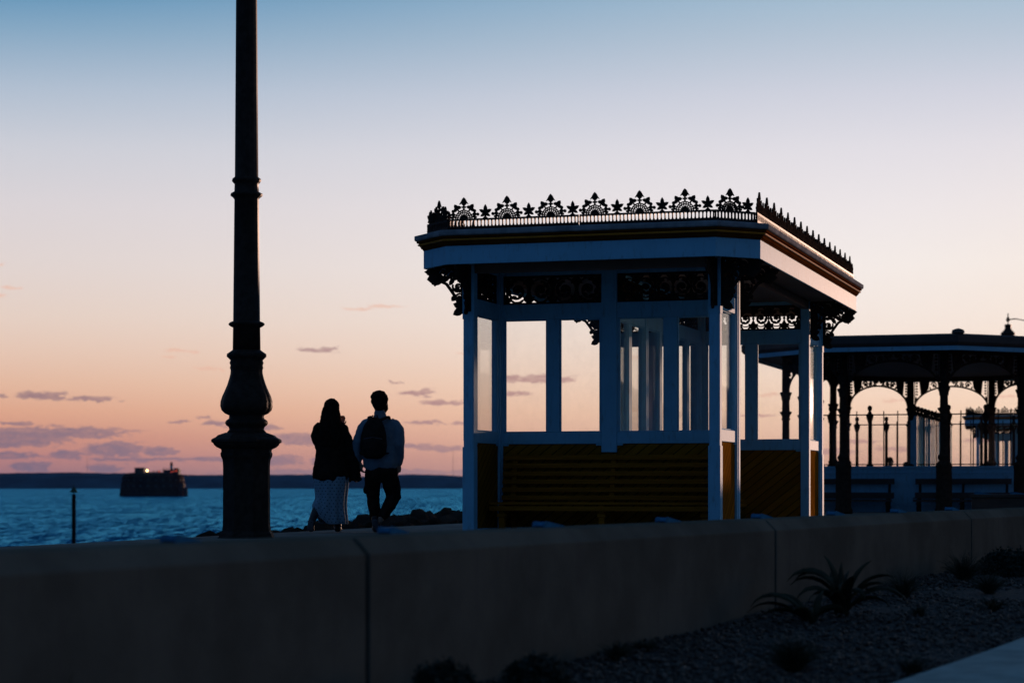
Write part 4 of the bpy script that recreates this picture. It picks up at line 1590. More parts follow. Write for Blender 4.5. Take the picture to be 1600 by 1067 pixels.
# ------------------------------------------------------------------ sea marker and fort
MZ = 170.0
mk = empty("marker_post", ((115.3 - 800) / FPX * MZ, MZ, SEA))
tag(mk, "dark timber sea marker post with a triangular topmark, left of the lamp post", "marker post")
q = MB()
zt = 7.0 - (772 - HOR) / FPX * MZ
q.lathe([(0.16, -3), (0.16, zt - 0.1), (0.13, zt), (0.05, zt + 0.02)], 0, 0, 14)
q.build("pole", M_post, mk, smooth=True)
q = MB()
q.lathe([(0.03, zt), (0.03, zt + 0.12), (0.31, zt + 0.14), (0.31, zt + 0.17), (0.02, zt + 0.62), (0.02, zt + 0.75)], 0, 0, 14)
q.build("topmark", M_top, mk)

FZ = 1590.0
fk = FZ / FPX
fort = empty("sea_fort", ((239.5 - 800) * fk, FZ, SEA))
tag(fort, "round dark stone sea fort with a small lighthouse standing in the water", "fort")
fr0 = 52 * fk
q = MB()
q.lathe([(fr0 * 1.0, -2), (fr0 * 1.0, 2.2), (fr0 * 0.985, 3.0), (fr0 * 0.985, 5.0), (fr0 * 0.965, 5.6), (fr0 * 0.955, 9.5), (fr0 * 0.93, 10.2), (fr0 * 0.92, 14.0), (fr0 * 0.895, 14.6),
         (fr0 * 0.87, 15.6), (fr0 * 0.82, 16.4)], 0, 0, 72)
fw = q.build("wall", M_stone, fort)
q = MB()
q.lathe([(fr0 * 0.83, 16.3), (fr0 * 0.72, 17.0), (fr0 * 0.45, 17.5), (fr0 * 0.1, 17.7)], 0, 0, 48)
q.build("roof", M_fortroof, fort)
# rows of gun ports
q = MB()
for k_ in range(26):
    a = 2 * PI * k_ / 26
    Mx = Matrix.Rotation(a, 4, 'Z')
    q.box(-0.9, 0.9, -fr0 * 0.964, -fr0 * 0.90, 6.6, 8.4, Mx)
    q.box(-0.7, 0.7, -fr0 * 0.932, -fr0 * 0.87, 11.2, 12.6, Mx)
q.build("gun_ports", M_asph, fort)
yy = -8.0
q = MB()
q.box(-25.0 * fk * 0.96, -9.5 * fk * 0.96, -14, -6, 17.2, 20.4)
q.box(-25.6 * fk * 0.96, -9.0 * fk * 0.96, -14.4, -5.6, 20.4, 20.8)
q.build("blockhouse", M_asph, fort)
q = MB()
q.box(20 * fk, 44 * fk, -13, -4, 15.8, 18.6)
q.box(18 * fk, 45 * fk, -13.6, -3.4, 18.6, 19.2)
q.box(6 * fk, 58 * fk, -12, -9, 15.0, 15.6)
q.box(36 * fk, 43 * fk, -12, -6, 19.2, 20.3)
q.build("deck_house", M_asph, fort)
q = MB()
for x in (12, 13.5, 9, 4):
    q.tube([(x * fk, -10, 16.5), (x * fk, -10, 18.6)], 0.35, 6)
for x in range(19, 45, 3):
    q.tube([(x * fk, -13.3, 19.2), (x * fk, -13.3, 20.4)], 0.10, 5)
q.tube([(19 * fk, -13.3, 20.4), (44 * fk, -13.3, 20.4)], 0.10, 5)
q.build("deck_rail", M_asph, fort)
q = MB()
xl = 31.2 * fk
q.lathe([(1.0, 18.5), (0.95, 22.3), (1.15, 22.4), (1.15, 22.8), (0.85, 22.85), (0.85, 24.0), (0.9, 24.1), (0.5, 24.7), (0.1, 25.2)], xl, -8.5, 16)
lh = q.build("lighthouse", M_post, fort, smooth=True)
q = MB()
q.lathe([(1.03, 20.3), (1.0, 22.0)], xl, -8.5, 16)
q.build("white_band", M_white, lh)
q = MB()
for x, y in ((45, -14), (48, -14), (53.5, -15), (56.5, -15), (53.5, -11), (56.5, -11), (49, -11)):
    q.tube([(x * fk, y, -3), (x * fk, y, 6.0 if x > 52 else 9.0)], 0.42, 6)
for (z, x0, x1) in ((5.2, 52, 58), (2.6, 52, 58), (7.8, 44, 52), (4.4, 44, 54)):
    q.box(x0 * fk, x1 * fk, -15.4, -14.6, z, z + 0.7)
q.box(47 * fk, 52 * fk, -15, -11, 8.6, 9.2)
q.build("landing_stage", M_asph, fort)
q = MB()
q.ball((-4.2 * fk, -15, 18.5), 0.7)
lp = q.build("lamp", M_lampw, fort, smooth=True)
q = MB()
q.ball((14.6 * fk, -15, 18.0), 0.35)
q.ball((36.5 * fk, -15.2, 18.0), 0.3)
q.ball((41 * fk, -15.2, 18.6), 0.42)
q.ball((33.2 * fk, -15.2, 17.6), 0.3)
q.build("red_lamps", M_lampr, fort, smooth=True)

for (px, h, lb) in ((136.5, 27, "hair-thin radio mast on the far shore behind the marker post"), (708, 34, "hair-thin radio mast on the far shore beside the shelter's left post")):
    Z = 7900.0
    o = MB()
    o.lathe([(0.6, 0), (0.45, h / FPX * Z + 20)], 0, 0, 6)
    r = o.build("radio_mast", M_lead)
    r.location = ((px - 800) / FPX * Z, Z, SEA + 40)
    tag(r, lb, "mast", "radio masts on the far shore")


# ------------------------------------------------------------------ people
def hand(mb, w, d, palm_n, thumb_side, sc=1.0, curl=0.5):
    """palm, four unequal curled fingers and a thumb; w wrist, d pointing direction, palm_n the way the palm faces"""
    w, d, n = Vector(w), Vector(d).normalized(), Vector(palm_n).normalized()
    s = d.cross(n).normalized() * thumb_side
    mb.chain([(*w, 0.028 * sc, 0.022 * sc), (*(w + d * 0.045 * sc), 0.038 * sc, 0.018 * sc), (*(w + d * 0.085 * sc), 0.038 * sc, 0.016 * sc)], 12)
    for i, (o_, l) in enumerate(((0.030, 0.072), (0.010, 0.082), (-0.010, 0.076), (-0.029, 0.060))):
        p = w + d * 0.088 * sc + s * o_ * sc
        pts = [(*p, 0.0095 * sc)]
        ang = 0.15
        for j, f in enumerate((0.45, 0.32, 0.23)):
            dirn = d * math.cos(ang) + n * math.sin(ang)
            p = p + dirn * l * f * sc
            pts.append((*p, (0.0092 - 0.0008 * j) * sc))
            ang += curl
        mb.chain(pts, 8)
    p = w + d * 0.03 * sc + s * 0.030 * sc
    p2 = p + (s * 0.7 + d * 0.6 + n * 0.3).normalized() * 0.040 * sc
    p3 = p2 + (s * 0.2 + d * 0.9 + n * 0.5).normalized() * 0.032 * sc
    mb.chain([(*p, 0.013 * sc), (*p2, 0.0108 * sc), (*p3, 0.009 * sc)], 8)


def head(mb, c, yaw, sc=1.0, neck_to=None):
    """skull, jaw, nose, lips, brow, ears; the face looks along +y turned by yaw"""
    c = Vector(c)
    Rz = Matrix.Rotation(yaw, 3, 'Z')
    P = lambda x, y, z: c + Rz @ Vector((x * sc, y * sc, z * sc))
    mb.ball(P(0, -0.012, 0.028), 0.076 * sc, 0.094 * sc, 0.092 * sc)
    mb.chain([(*P(0, 0.030, 0.00), 0.062 * sc, 0.055 * sc), (*P(0, 0.044, -0.055), 0.050 * sc, 0.045 * sc), (*P(0, 0.055, -0.095), 0.030 * sc, 0.026 * sc)], 14)
    mb.chain([(*P(0, 0.088, 0.015), 0.009 * sc), (*P(0, 0.108, -0.022), 0.014 * sc)], 8)
    mb.chain([(*P(-0.036, 0.072, 0.025), 0.012 * sc), (*P(0.036, 0.072, 0.025), 0.012 * sc)], 8)
    mb.chain([(*P(-0.020, 0.086, -0.058), 0.008 * sc), (*P(0.020, 0.086, -0.058), 0.008 * sc)], 8)
    for s in (-1, 1):
        mb.ball(P(s * 0.078, -0.005, -0.005), 0.010 * sc, 0.020 * sc, 0.032 * sc, 8, 6)
        mb.ball(P(s * 0.032, 0.080, 0.006), 0.012 * sc, 0.010 * sc, 0.009 * sc, 8, 6)
    if neck_to is not None:
        mb.chain([(*neck_to, 0.062 * sc, 0.058 * sc), (*P(0, -0.012, -0.06), 0.054 * sc, 0.054 * sc)], 14)


def rings_skirt(rings, name, m, parent, n=72, thick=0.008):
    """open cloth tube through rings (cx, cy, z, rx, ry, fold amplitude); has an inside and an outside"""
    vs, uvs = [], []
    for (cx, cy, z, rx, ry, am, ph) in rings:
        for k in range(n):
            a = 2 * PI * k / n
            f = 1 + am * math.cos(11 * a + ph) + 0.5 * am * math.cos(7 * a - 2 * ph)
            vs.append((cx + rx * f * math.cos(a), cy + ry * f * math.sin(a), z + (0.05 * (1 if len(uvs) > 0 else 0)) * 0))
            uvs.append((a * 0.21, z))
    me = bpy.data.meshes.new(name)
    fs = [(i * n + k, i * n + (k + 1) % n, (i + 1) * n + (k + 1) % n, (i + 1) * n + k) for i in range(len(rings) - 1) for k in range(n)]
    me.from_pydata(vs, [], fs)
    ul = me.uv_layers.new(name="uv")
    for p in me.polygons:
        for li, vi in zip(p.loop_indices, p.vertices):
            u_, v_ = uvs[vi]
            if (p.index % n) == n - 1 and vi % n == 0:
                u_ = 2 * PI * 0.21
            ul.data[li].uv = (u_, v_)
    me.materials.append(m)
    me.polygons.foreach_set('use_smooth', [True] * len(me.polygons))
    o = bpy.data.objects.new(name, me)
    C.objects.link(o)
    o.parent = parent
    sm = o.modifiers.new("thickness", 'SOLIDIFY')
    sm.thickness = thick
    ss = o.modifiers.new("sub", 'SUBSURF')
    ss.levels = ss.render_levels = 1
    return o


PZ = 28.4


def make_man():
    root = empty("person", ((596.5 - 800) / FPX * PZ, PZ, 0))
    tag(root, "taller person in pale blue jacket and black trousers walking away, wearing a backpack", "person", "couple walking on the promenade")
    # joints (x right, y away from the camera)
    sh_l, el_l, wr_l = (-0.215, 0.0, 1.43), (-0.318, -0.02, 1.16), (-0.300, 0.02, 0.925)
    sh_r, el_r, wr_r = (0.175, 0.0, 1.43), (0.232, -0.04, 1.14), (0.222, 0.03, 0.885)
    hip_l, kn_l, an_l = (-0.105, 0.0, 0.88), (-0.120, 0.10, 0.47), (-0.085, 0.10, 0.085)
    hip_r, kn_r, an_r = (0.095, 0.0, 0.88), (0.150, 0.06, 0.46), (-0.005, -0.24, 0.165)
    b = MB()
    b.chain([(0, 0, 0.86, 0.15, 0.10), (0, 0, 1.00, 0.14, 0.095), (-0.01, 0, 1.20, 0.155, 0.10), (-0.02, 0, 1.38, 0.165, 0.105), (-0.02, 0.0, 1.45, 0.11, 0.08)], 18)
    head(b, (-0.025, 0.010, 1.69), -0.35, 1.16, (-0.022, -0.01, 1.44))
    for (s_, e_, w_) in ((sh_l, el_l, wr_l), (sh_r, el_r, wr_r)):
        b.chain([(*s_, 0.052), (*e_, 0.040), (*w_, 0.027, 0.024)], 12)
    for (h_, k_, a_) in ((hip_l, kn_l, an_l), (hip_r, kn_r, an_r)):
        b.chain([(*h_, 0.085), (*k_, 0.055), (*((Vector(k_) * 0.6 + Vector(a_) * 0.4)), 0.052), (*a_, 0.036)], 14)
    b.chain([(an_l[0], an_l[1] - 0.04, 0.045, 0.03), (an_l[0] - 0.01, an_l[1] + 0.14, 0.035, 0.034, 0.022)], 12)
    b.chain([(an_r[0] - 0.015, an_r[1] - 0.03, 0.15, 0.03), (an_r[0] - 0.03, an_r[1] + 0.07, 0.04, 0.032, 0.022)], 12)
    hand(b, wr_l, (0.25, 0.12, -1), (0.8, 0.5, 0.1), 1, 1.05, 0.7)
    hand(b, wr_r, (-0.15, 0.1, -1), (-1, 0.2, 0), -1, 1.05, 0.45)
    remeshed("body", b, M_skin, root, 0.006, 2)
    # jacket
    j = MB()
    j.chain([(-0.01, 0, 0.845, 0.215, 0.145), (-0.01, 0, 0.90, 0.235, 0.16), (-0.015, 0, 1.05, 0.235, 0.155), (-0.02, 0, 1.25, 0.225, 0.15), (-0.022, 0, 1.38, 0.215, 0.14), (-0.022, 0, 1.46, 0.13, 0.10)], 22)
    j.chain([(sh_l[0] + 0.03, 0, 1.415, 0.085), (sh_l[0] - 0.025, 0, 1.34, 0.088), (*el_l, 0.072), (-0.318, 0.0, 1.02, 0.062), (wr_l[0], wr_l[1], 0.955, 0.046)], 16)
    j.chain([(sh_r[0] - 0.03, 0, 1.415, 0.085), (sh_r[0] + 0.030, 0, 1.34, 0.09), (0.225, -0.04, 1.14, 0.075), (0.232, 0.0, 0.99, 0.064), (wr_r[0], wr_r[1], 0.90, 0.045)], 16)
    j.chain([(-0.022, -0.01, 1.46, 0.088, 0.085), (-0.024, -0.005, 1.535, 0.078, 0.080), (-0.024, -0.005, 1.555, 0.080, 0.082)], 16)
    remeshed("jacket", j, M_denim, root, 0.009, 3, 0.010, 9.0)
    t = MB()
    t.chain([(0, 0, 0.93, 0.19, 0.13), (0, 0, 0.84, 0.205, 0.14), (0.0, 0, 0.76, 0.20, 0.14)], 20)
    t.chain([(-0.105, 0, 0.80, 0.115, 0.12), (-0.125, 0.05, 0.62, 0.105, 0.11), (-0.120, 0.10, 0.46, 0.088, 0.092), (-0.10, 0.10, 0.28, 0.080, 0.085), (an_l[0], an_l[1], 0.115, 0.062, 0.066)], 16)
    t.chain([(0.09, 0, 0.80, 0.115, 0.12), (0.125, 0.03, 0.62, 0.112, 0.115), (0.152, 0.06, 0.47, 0.100, 0.10), (0.105, -0.06, 0.36, 0.088, 0.088), (0.03, -0.20, 0.225, 0.066, 0.066)], 16)
    t.ball((0.225, 0, 0.57), 0.03, 0.05, 0.06)
    t.ball((-0.215, 0.02, 0.56), 0.028, 0.05, 0.06)
    remeshed("trousers", t, M_trouser, root, 0.009, 3, 0.010, 8.0)
    h = MB()
    Rz = Matrix.Rotation(-0.35, 3, 'Z')
    c = Vector((-0.028, 0.0, 1.722))
    h.ball(c + Vector((0, 0, 0.005)), 0.114, 0.122, 0.118)
    h.ball(c + Vector((0.0, -0.045, -0.04)), 0.094, 0.072, 0.10)
    h.ball(c + Vector((-0.01, 0.03, 0.05)), 0.108, 0.10, 0.084)
    h.chain([(*(c + Rz @ Vector((0.080, 0.020, -0.05))), 0.026), (*(c + Rz @ Vector((0.072, 0.045, -0.10))), 0.030), (*(c + Rz @ Vector((0.035, 0.075, -0.135))), 0.032), (*(c + Rz @ Vector((-0.035, 0.075, -0.135))), 0.032), (*(c + Rz @ Vector((-0.075, 0.045, -0.09))), 0.030)], 10)
    remeshed("hair", h, M_hair, root, 0.006, 1, 0.008, 22.0)
    s = MB()
    s.chain([(an_l[0], an_l[1] - 0.06, 0.055, 0.045, 0.050), (an_l[0] - 0.005, an_l[1] + 0.04, 0.055, 0.048, 0.050), (an_l[0] - 0.012, an_l[1] + 0.17, 0.040, 0.046, 0.034)], 14)
    remeshed("shoe", s, M_shoe, root, 0.006, 2)
    s = MB()
    heel, toe = Vector((-0.075, -0.315, 0.165)), Vector((-0.045, -0.225, 0.045))
    s.chain([(*(heel + Vector((0, 0.03, 0.02))), 0.045, 0.042), (*((heel + toe) / 2 + Vector((0, 0.02, 0.0))), 0.046, 0.038), (*toe, 0.048, 0.036)], 14)
    o = remeshed("shoe", s, M_shoe, root, 0.006, 2)
    q = MB()
    q.chain([(*(heel + Vector((0, -0.008, 0.0))), 0.040, 0.014), (*((heel + toe) / 2 + Vector((0, -0.020, -0.010))), 0.038, 0.012), (*(toe + Vector((0, -0.020, -0.012))), 0.042, 0.014)], 12)
    q.build("sole", M_sole, o, smooth=True)
    return root


def make_backpack():
    root = empty("backpack", ((596.5 - 800) / FPX * PZ, PZ, 0.92))
    tag(root, "dark backpack with two shoulder straps on the back of the taller walker", "backpack")
    o0 = 0.92
    b = MB()
    b.chain([(-0.095, -0.205, 1.02 - o0, 0.165, 0.075), (-0.095, -0.22, 1.14 - o0, 0.178, 0.088), (-0.092, -0.215, 1.28 - o0, 0.165, 0.080), (-0.085, -0.195, 1.40 - o0, 0.130, 0.062), (-0.08, -0.175, 1.46 - o0, 0.085, 0.045)], 24)
    remeshed("bag", b, M_bag, root, 0.008, 3, 0.006, 10)
    b = MB()
    b.chain([(-0.095, -0.295, 1.01 - o0, 0.125, 0.03), (-0.095, -0.305, 1.10 - o0, 0.135, 0.035), (-0.095, -0.300, 1.19 - o0, 0.125, 0.028)], 20)
    remeshed("front_pocket", b, M_bag, root, 0.007, 2, 0.004, 14)
    for s in (-1, 1):
        x = -0.03 + s * 0.115
        b = MB()
        pts = [(-0.085 + s * 0.05, -0.165, 1.45), (x - 0.01, -0.125, 1.50), (x, -0.02, 1.512), (x + s * 0.01, 0.10, 1.46), (x + s * 0.015, 0.165, 1.32), (x + s * 0.05, 0.165, 1.16), (x + s * 0.115, 0.06, 1.06), (-0.095 + s * 0.16, -0.15, 1.03)]
        b.chain([(a, c_, d - o0, 0.028, 0.012) for a, c_, d in pts], 8)
        b.build("strap", M_bag, root, smooth=True)
    b = MB()
    b.tube([(-0.12, -0.17, 1.475 - o0), (-0.11, -0.185, 1.52 - o0), (-0.05, -0.185, 1.52 - o0), (-0.04, -0.17, 1.475 - o0)], 0.010, 8)
    b.build("handle", M_bag, root, smooth=True)
    b = MB()
    b.tube([(-0.215, -0.285, 1.215 - o0), (-0.10, -0.312, 1.235 - o0), (0.02, -0.285, 1.215 - o0)], 0.006, 6)
    b.build("zip", M_sole, root, smooth=True)
    return root


def make_woman():
    root = empty("person", ((517.5 - 800) / FPX * PZ, PZ, 0))
    tag(root, "person with long dark hair in a black coat and polka dot skirt, walking away", "person", "couple walking on the promenade")
    sh_l, el_l, wr_l = (-0.165, 0.0, 1.37), (-0.165, 0.12, 1.13), (0.115, 0.19, 1.40)
    sh_r, el_r, wr_r = (0.165, 0.0, 1.36), (0.275, 0.02, 1.05), (0.345, 0.06, 0.80)
    b = MB()
    b.chain([(0, 0, 0.80, 0.15, 0.11), (0, 0, 1.00, 0.125, 0.09), (0, 0, 1.2, 0.14, 0.10), (0, 0, 1.33, 0.15, 0.095), (0, 0, 1.40, 0.10, 0.075)], 18)
    head(b, (0.01, 0.02, 1.60), -0.3, 1.03, (0, -0.005, 1.38))
    b.chain([(*sh_l, 0.045), (*el_l, 0.036), (*wr_l, 0.024, 0.021)], 12)
    b.chain([(*sh_r, 0.045), (*el_r, 0.036), (*wr_r, 0.024, 0.021)], 12)
    kn_l, an_l = (-0.13, 0.02, 0.44), (-0.215, -0.20, 0.20)
    kn_r, an_r = (0.08, 0.10, 0.45), (0.075, 0.14, 0.09)
    b.chain([(-0.09, 0, 0.85, 0.085), (*kn_l, 0.054), (*((Vector(kn_l) * 0.6 + Vector(an_l) * 0.4)), 0.05), (*an_l, 0.035)], 14)
    b.chain([(0.09, 0, 0.85, 0.085), (*kn_r, 0.054), (kn_r[0], 0.115, 0.30, 0.05), (*an_r, 0.035)], 14)
    b.chain([(-0.235, -0.25, 0.15, 0.03), (-0.245, -0.22, 0.05, 0.032, 0.022)], 10)
    b.chain([(0.075, 0.10, 0.045, 0.03), (0.08, 0.26, 0.035, 0.032, 0.022)], 10)
    hand(b, wr_l, (0.25, 0.0, 1), (-0.3, -0.9, 0), 1, 0.95, 0.8)
    hand(b, wr_r, (0.1, 0.1, -1), (-1, 0.3, 0), -1, 0.95, 0.6)
    remeshed("body", b, M_skin, root, 0.006, 2)
    c = MB()
    c.chain([(-0.01, 0, 0.70, 0.235, 0.19), (0.0, 0, 0.82, 0.238, 0.185), (0.005, 0, 1.00, 0.215, 0.165), (0.0, 0, 1.20, 0.198, 0.15), (-0.005, 0, 1.34, 0.185, 0.135), (0, 0, 1.42, 0.10, 0.09)], 24)
    c.chain([(-0.15, 0, 1.37, 0.085), (-0.188, 0.01, 1.26, 0.085), (-0.160, 0.13, 1.11, 0.080), (-0.02, 0.18, 1.25, 0.07), (0.085, 0.19, 1.36, 0.05)], 16)
    c.chain([(0.13, 0, 1.36, 0.085), (0.175, 0, 1.26, 0.085), (0.245, 0.01, 1.08, 0.088), (0.285, 0.03, 0.93, 0.088), (0.305, 0.05, 0.80, 0.078), (0.305, 0.06, 0.74, 0.064)], 16)
    for k_ in range(9):
        a = k_ / 9 * 2 * PI
        c.ball((0.305 + 0.07 * math.cos(a), 0.05 + 0.06 * math.sin(a), 0.70 + 0.02 * math.sin(3 * a)), 0.024)
    remeshed("coat", c, M_coat, root, 0.009, 2, 0.012, 8.0)
    rings = []
    for z, cx, cy, rx, ry, am, ph in ((0.78, 0.0, 0, 0.21, 0.165, 0.01, 0), (0.66, 0.0, 0, 0.222, 0.175, 0.02, 0.1), (0.55, 0.0, 0.0, 0.208, 0.185, 0.03, 0.3), (0.45, 0.0, 0.0, 0.195, 0.19, 0.04, 0.5),
                                      (0.36, -0.01, 0.0, 0.20, 0.20, 0.05, 0.7), (0.27, -0.012, 0.0, 0.210, 0.20, 0.055, 0.9), (0.18, 0.015, 0.0, 0.198, 0.20, 0.06, 1.1), (0.11, 0.03, 0.01, 0.182, 0.20, 0.065, 1.3)):
        rings.append((cx, cy, z, rx, ry, am, ph))
    sk = rings_skirt(rings, "skirt", M_skirt, root)
    # the hem is kicked up at the back over the lifted foot
    for v in sk.data.vertices:
        if v.co.z < 0.45 and v.co.x < -0.02 and v.co.y < 0.06:
            f = min(1, (0.45 - v.co.z) / 0.3) * min(1, (-0.02 - v.co.x) / 0.14)
            v.co.z += 0.13 * f
            v.co.x -= 0.035 * f
            v.co.y -= 0.05 * f
    h = MB()
    hc = Vector((0.005, 0.0, 1.635))
    h.ball(hc, 0.106, 0.110, 0.118)
    h.chain([(0.0, -0.045, 1.62, 0.110, 0.075), (-0.005, -0.075, 1.50, 0.128, 0.062), (-0.005, -0.115, 1.38, 0.145, 0.055), (-0.005, -0.14, 1.25, 0.145, 0.045), (-0.005, -0.145, 1.14, 0.115, 0.035)], 20)
    h.chain([(0.075, 0.0, 1.60, 0.035), (0.100, 0.03, 1.47, 0.030), (0.125, 0.06, 1.36, 0.022), (0.135, 0.06, 1.28, 0.010)], 10)
    h.chain([(-0.085, 0.0, 1.60, 0.030), (-0.110, 0.0, 1.47, 0.030), (-0.12, 0.0, 1.38, 0.02)], 10)
    remeshed("hair", h, M_hair, root, 0.006, 1, 0.007, 24.0)
    s = MB()
    s.chain([(-0.185, -0.12, 0.29, 0.058), (-0.215, -0.20, 0.20, 0.050), (-0.235, -0.245, 0.14, 0.046), (-0.245, -0.215, 0.045, 0.046, 0.036)], 14)
    o = remeshed("boot", s, M_shoe, root, 0.006, 2)
    q = MB()
    q.chain([(-0.237, -0.278, 0.155, 0.040, 0.012), (-0.246, -0.268, 0.10, 0.038, 0.012), (-0.250, -0.242, 0.035, 0.044, 0.013)], 12)
    q.build("sole", M_sole, o, smooth=True)
    s = MB()
    s.chain([(0.078, 0.12, 0.30, 0.058), (0.075, 0.14, 0.16, 0.052), (0.075, 0.12, 0.055, 0.050)], 14)
    s.chain([(0.075, 0.09, 0.050, 0.044, 0.044), (0.078, 0.20, 0.048, 0.046, 0.042), (0.08, 0.29, 0.040, 0.042, 0.032)], 14)
    remeshed("boot", s, M_shoe, root, 0.006, 2)
    return root


man = make_man()
bag = make_backpack()
woman = make_woman()


def make_sitter(px, Z, label, lean=0.0, zoff=0.0):
    root = empty("person", ((px - 800) / FPX * Z, Z, zoff))
    root.rotation_euler = (0, 0, R(-70))
    tag(root, label, "person", "people sitting beyond the pavilion railing")
    b = MB()
    b.chain([(0, 0, 0.52, 0.16, 0.12), (0, lean * 0.3, 0.72, 0.15, 0.11), (0, lean * 0.8, 0.98, 0.18, 0.11), (0, lean, 1.05, 0.10, 0.08)], 16)
    head(b, (0, lean + 0.02, 1.26), 0, 1.0, (0, lean, 1.04))
    for s in (-1, 1):
        b.chain([(s * 0.17, lean, 0.99, 0.055), (s * 0.23, lean + 0.05, 0.76, 0.045), (s * 0.14, 0.30, 0.62, 0.03)], 10)
        b.chain([(s * 0.09, 0, 0.52, 0.08), (s * 0.11, 0.42, 0.50, 0.06), (s * 0.10, 0.44, 0.08, 0.04)], 12)
        b.chain([(s * 0.10, 0.42, 0.05, 0.04), (s * 0.11, 0.58, 0.035, 0.035, 0.025)], 10)
        hand(b, (s * 0.14, 0.30, 0.62), (-s * 0.2, 1, -0.3), (0, -0.2, -1), -s, 1.0, 0.4)
    remeshed("body", b, M_skin, root, 0.01, 2)
    c = MB()
    c.chain([(0, 0, 0.50, 0.19, 0.15), (0, lean * 0.3, 0.72, 0.185, 0.145), (0, lean * 0.8, 0.97, 0.215, 0.14), (0, lean, 1.07, 0.10, 0.09)], 18)
    for s in (-1, 1):
        c.chain([(s * 0.17, lean, 1.0, 0.075), (s * 0.24, lean + 0.05, 0.76, 0.066), (s * 0.15, 0.27, 0.63, 0.045)], 12)
    remeshed("coat", c, M_coat, root, 0.012, 2)
    t = MB()
    for s in (-1, 1):
        t.chain([(s * 0.09, 0, 0.52, 0.10), (s * 0.11, 0.42, 0.50, 0.08), (s * 0.10, 0.44, 0.12, 0.06)], 12)
    remeshed("trousers", t, M_trouser, root, 0.012, 2)
    h = MB()
    h.ball((0, lean + 0.0, 1.30), 0.088, 0.105, 0.10)
    remeshed("hair", h, M_hair, root, 0.01, 1)
    return root


make_sitter(1388, 63.0, "person seated sideways beyond the railing, head and shoulders showing between two pavilion columns", 0.05, 0.06)
make_sitter(1416, 63.6, "person beyond the railing almost hidden behind the pavilion's far column", 0.0, -0.07)
sb = slat_bench("park_bench", 2.2, M_darkwood, seat_h=0.44, back_h=0.82, depth=0.5, nback=2, slat=0.12, nseat=5, iron=M_iron)
place(sb, ((1370 - 800) / FPX * 63.0, 63.2, 0.0), R(20))
tag(sb, "dark bench under the seated people, hidden behind the pavilion wall", "bench", "dark benches in the pavilion")

# ------------------------------------------------------------------ garden: path, pebbles, plants
pk = Vector((1.71, 10.3, 0))
pd = Vector((3.04 - 1.71, 12.9 - 10.3, 0)).normalized()
pn = Vector((pd.y, -pd.x, 0))
path = empty("garden_path", (pk.x, pk.y, 0), math.atan2(pd.y, pd.x))
path['kind'] = 'structure'
s = -10.0
while s < 26:
    q = MB()
    zc = gz(pk.y + pd.y * (s + 0.6)) + 0.055
    zc2 = gz(pk.y + pd.y * (s + 1.8)) + 0.055
    for (a, b, z0, z1) in ((s, s + 1.19, zc, zc2),):
        for (w0, w1) in ((0.0, 0.75), (0.765, 1.5)):
            vs = [(a, -w0, z0 - 0.2), (b, -w0, z1 - 0.2), (b, -w1, z1 - 0.2), (a, -w1, z0 - 0.2), (a, -w0, z0), (b, -w0, z1), (b, -w1, z1), (a, -w1, z0)]
            q.add(vs, [(0, 1, 2, 3), (7, 6, 5, 4), (0, 4, 5, 1), (1, 5, 6, 2), (2, 6, 7, 3), (3, 7, 4, 0)])
    q.build("path_slab", M_path, path, bevel=0.008)
    s += 1.2


def make_pebbles():
    rng = np.random.RandomState(11)
    n = 24000
    nv = len(base)
    # area between wall and path
    Z = 8.5 + 17 * rng.rand(n * 3) ** 1.5
    x = rng.rand(n * 3) * 7.0 + 0.02
    ok = []
    for i in range(n * 3):
        w = wall_pt(Z[i])
        px = w.x + x[i]
        d = (px - pk.x) * pn.x + (Z[i] - pk.y) * pn.y
        if d < -0.02:
            ok.append((px, Z[i]))
        if len(ok) >= n:
            break
    ok = np.array(ok)
    n = len(ok)
    r = 0.007 + 0.015 * rng.rand(n) ** 2.2
    sc = r[:, None] * (0.7 + 0.6 * rng.rand(n, 3))
    sc[:, 2] *= 0.65
    ang = rng.rand(n) * 2 * PI
    ca, sa = np.cos(ang), np.sin(ang)
    vv = base[None, :, :] * sc[:, None, :] * (1 + 0.25 * rng.randn(n, nv, 1)).clip(0.6, 1.4)
    X = vv[:, :, 0] * ca[:, None] - vv[:, :, 1] * sa[:, None] + ok[:, 0:1]
    Y = vv[:, :, 0] * sa[:, None] + vv[:, :, 1] * ca[:, None] + ok[:, 1:2]
    zz = np.array([gz(y) + 0.025 * mnoise.noise(Vector((xx, y, 0)) * 0.9) for xx, y in ok])
    Zc = vv[:, :, 2] + (zz + r * 0.3 + 0.012 * rng.rand(n))[:, None]
    V_ = np.stack([X, Y, Zc], -1).reshape(-1, 3)
    F_ = (np.array(ico_f)[None] + (np.arange(n) * nv)[:, None, None]).reshape(-1, 3)
    me = bpy.data.meshes.new("pebbles")
    me.vertices.add(len(V_))
    me.vertices.foreach_set('co', V_.astype(np.float32).ravel())
    me.loops.add(len(F_) * 3)
    me.loops.foreach_set('vertex_index', F_.astype(np.int32).ravel())
    me.polygons.add(len(F_))
    me.polygons.foreach_set('loop_start', np.arange(0, len(F_) * 3, 3, dtype=np.int32))
    me.update(calc_edges=True)
    m = mat("shingle", (0.095, 0.070, 0.054), 0.6, 0.85, 26.0, spec=0.25)
    me.materials.append(m)
    o = bpy.data.objects.new("shingle", me)
    C.objects.link(o)
    tag(o, "loose grey shingle covering the planting bed below the wall", "gravel", kind='stuff')


make_pebbles()


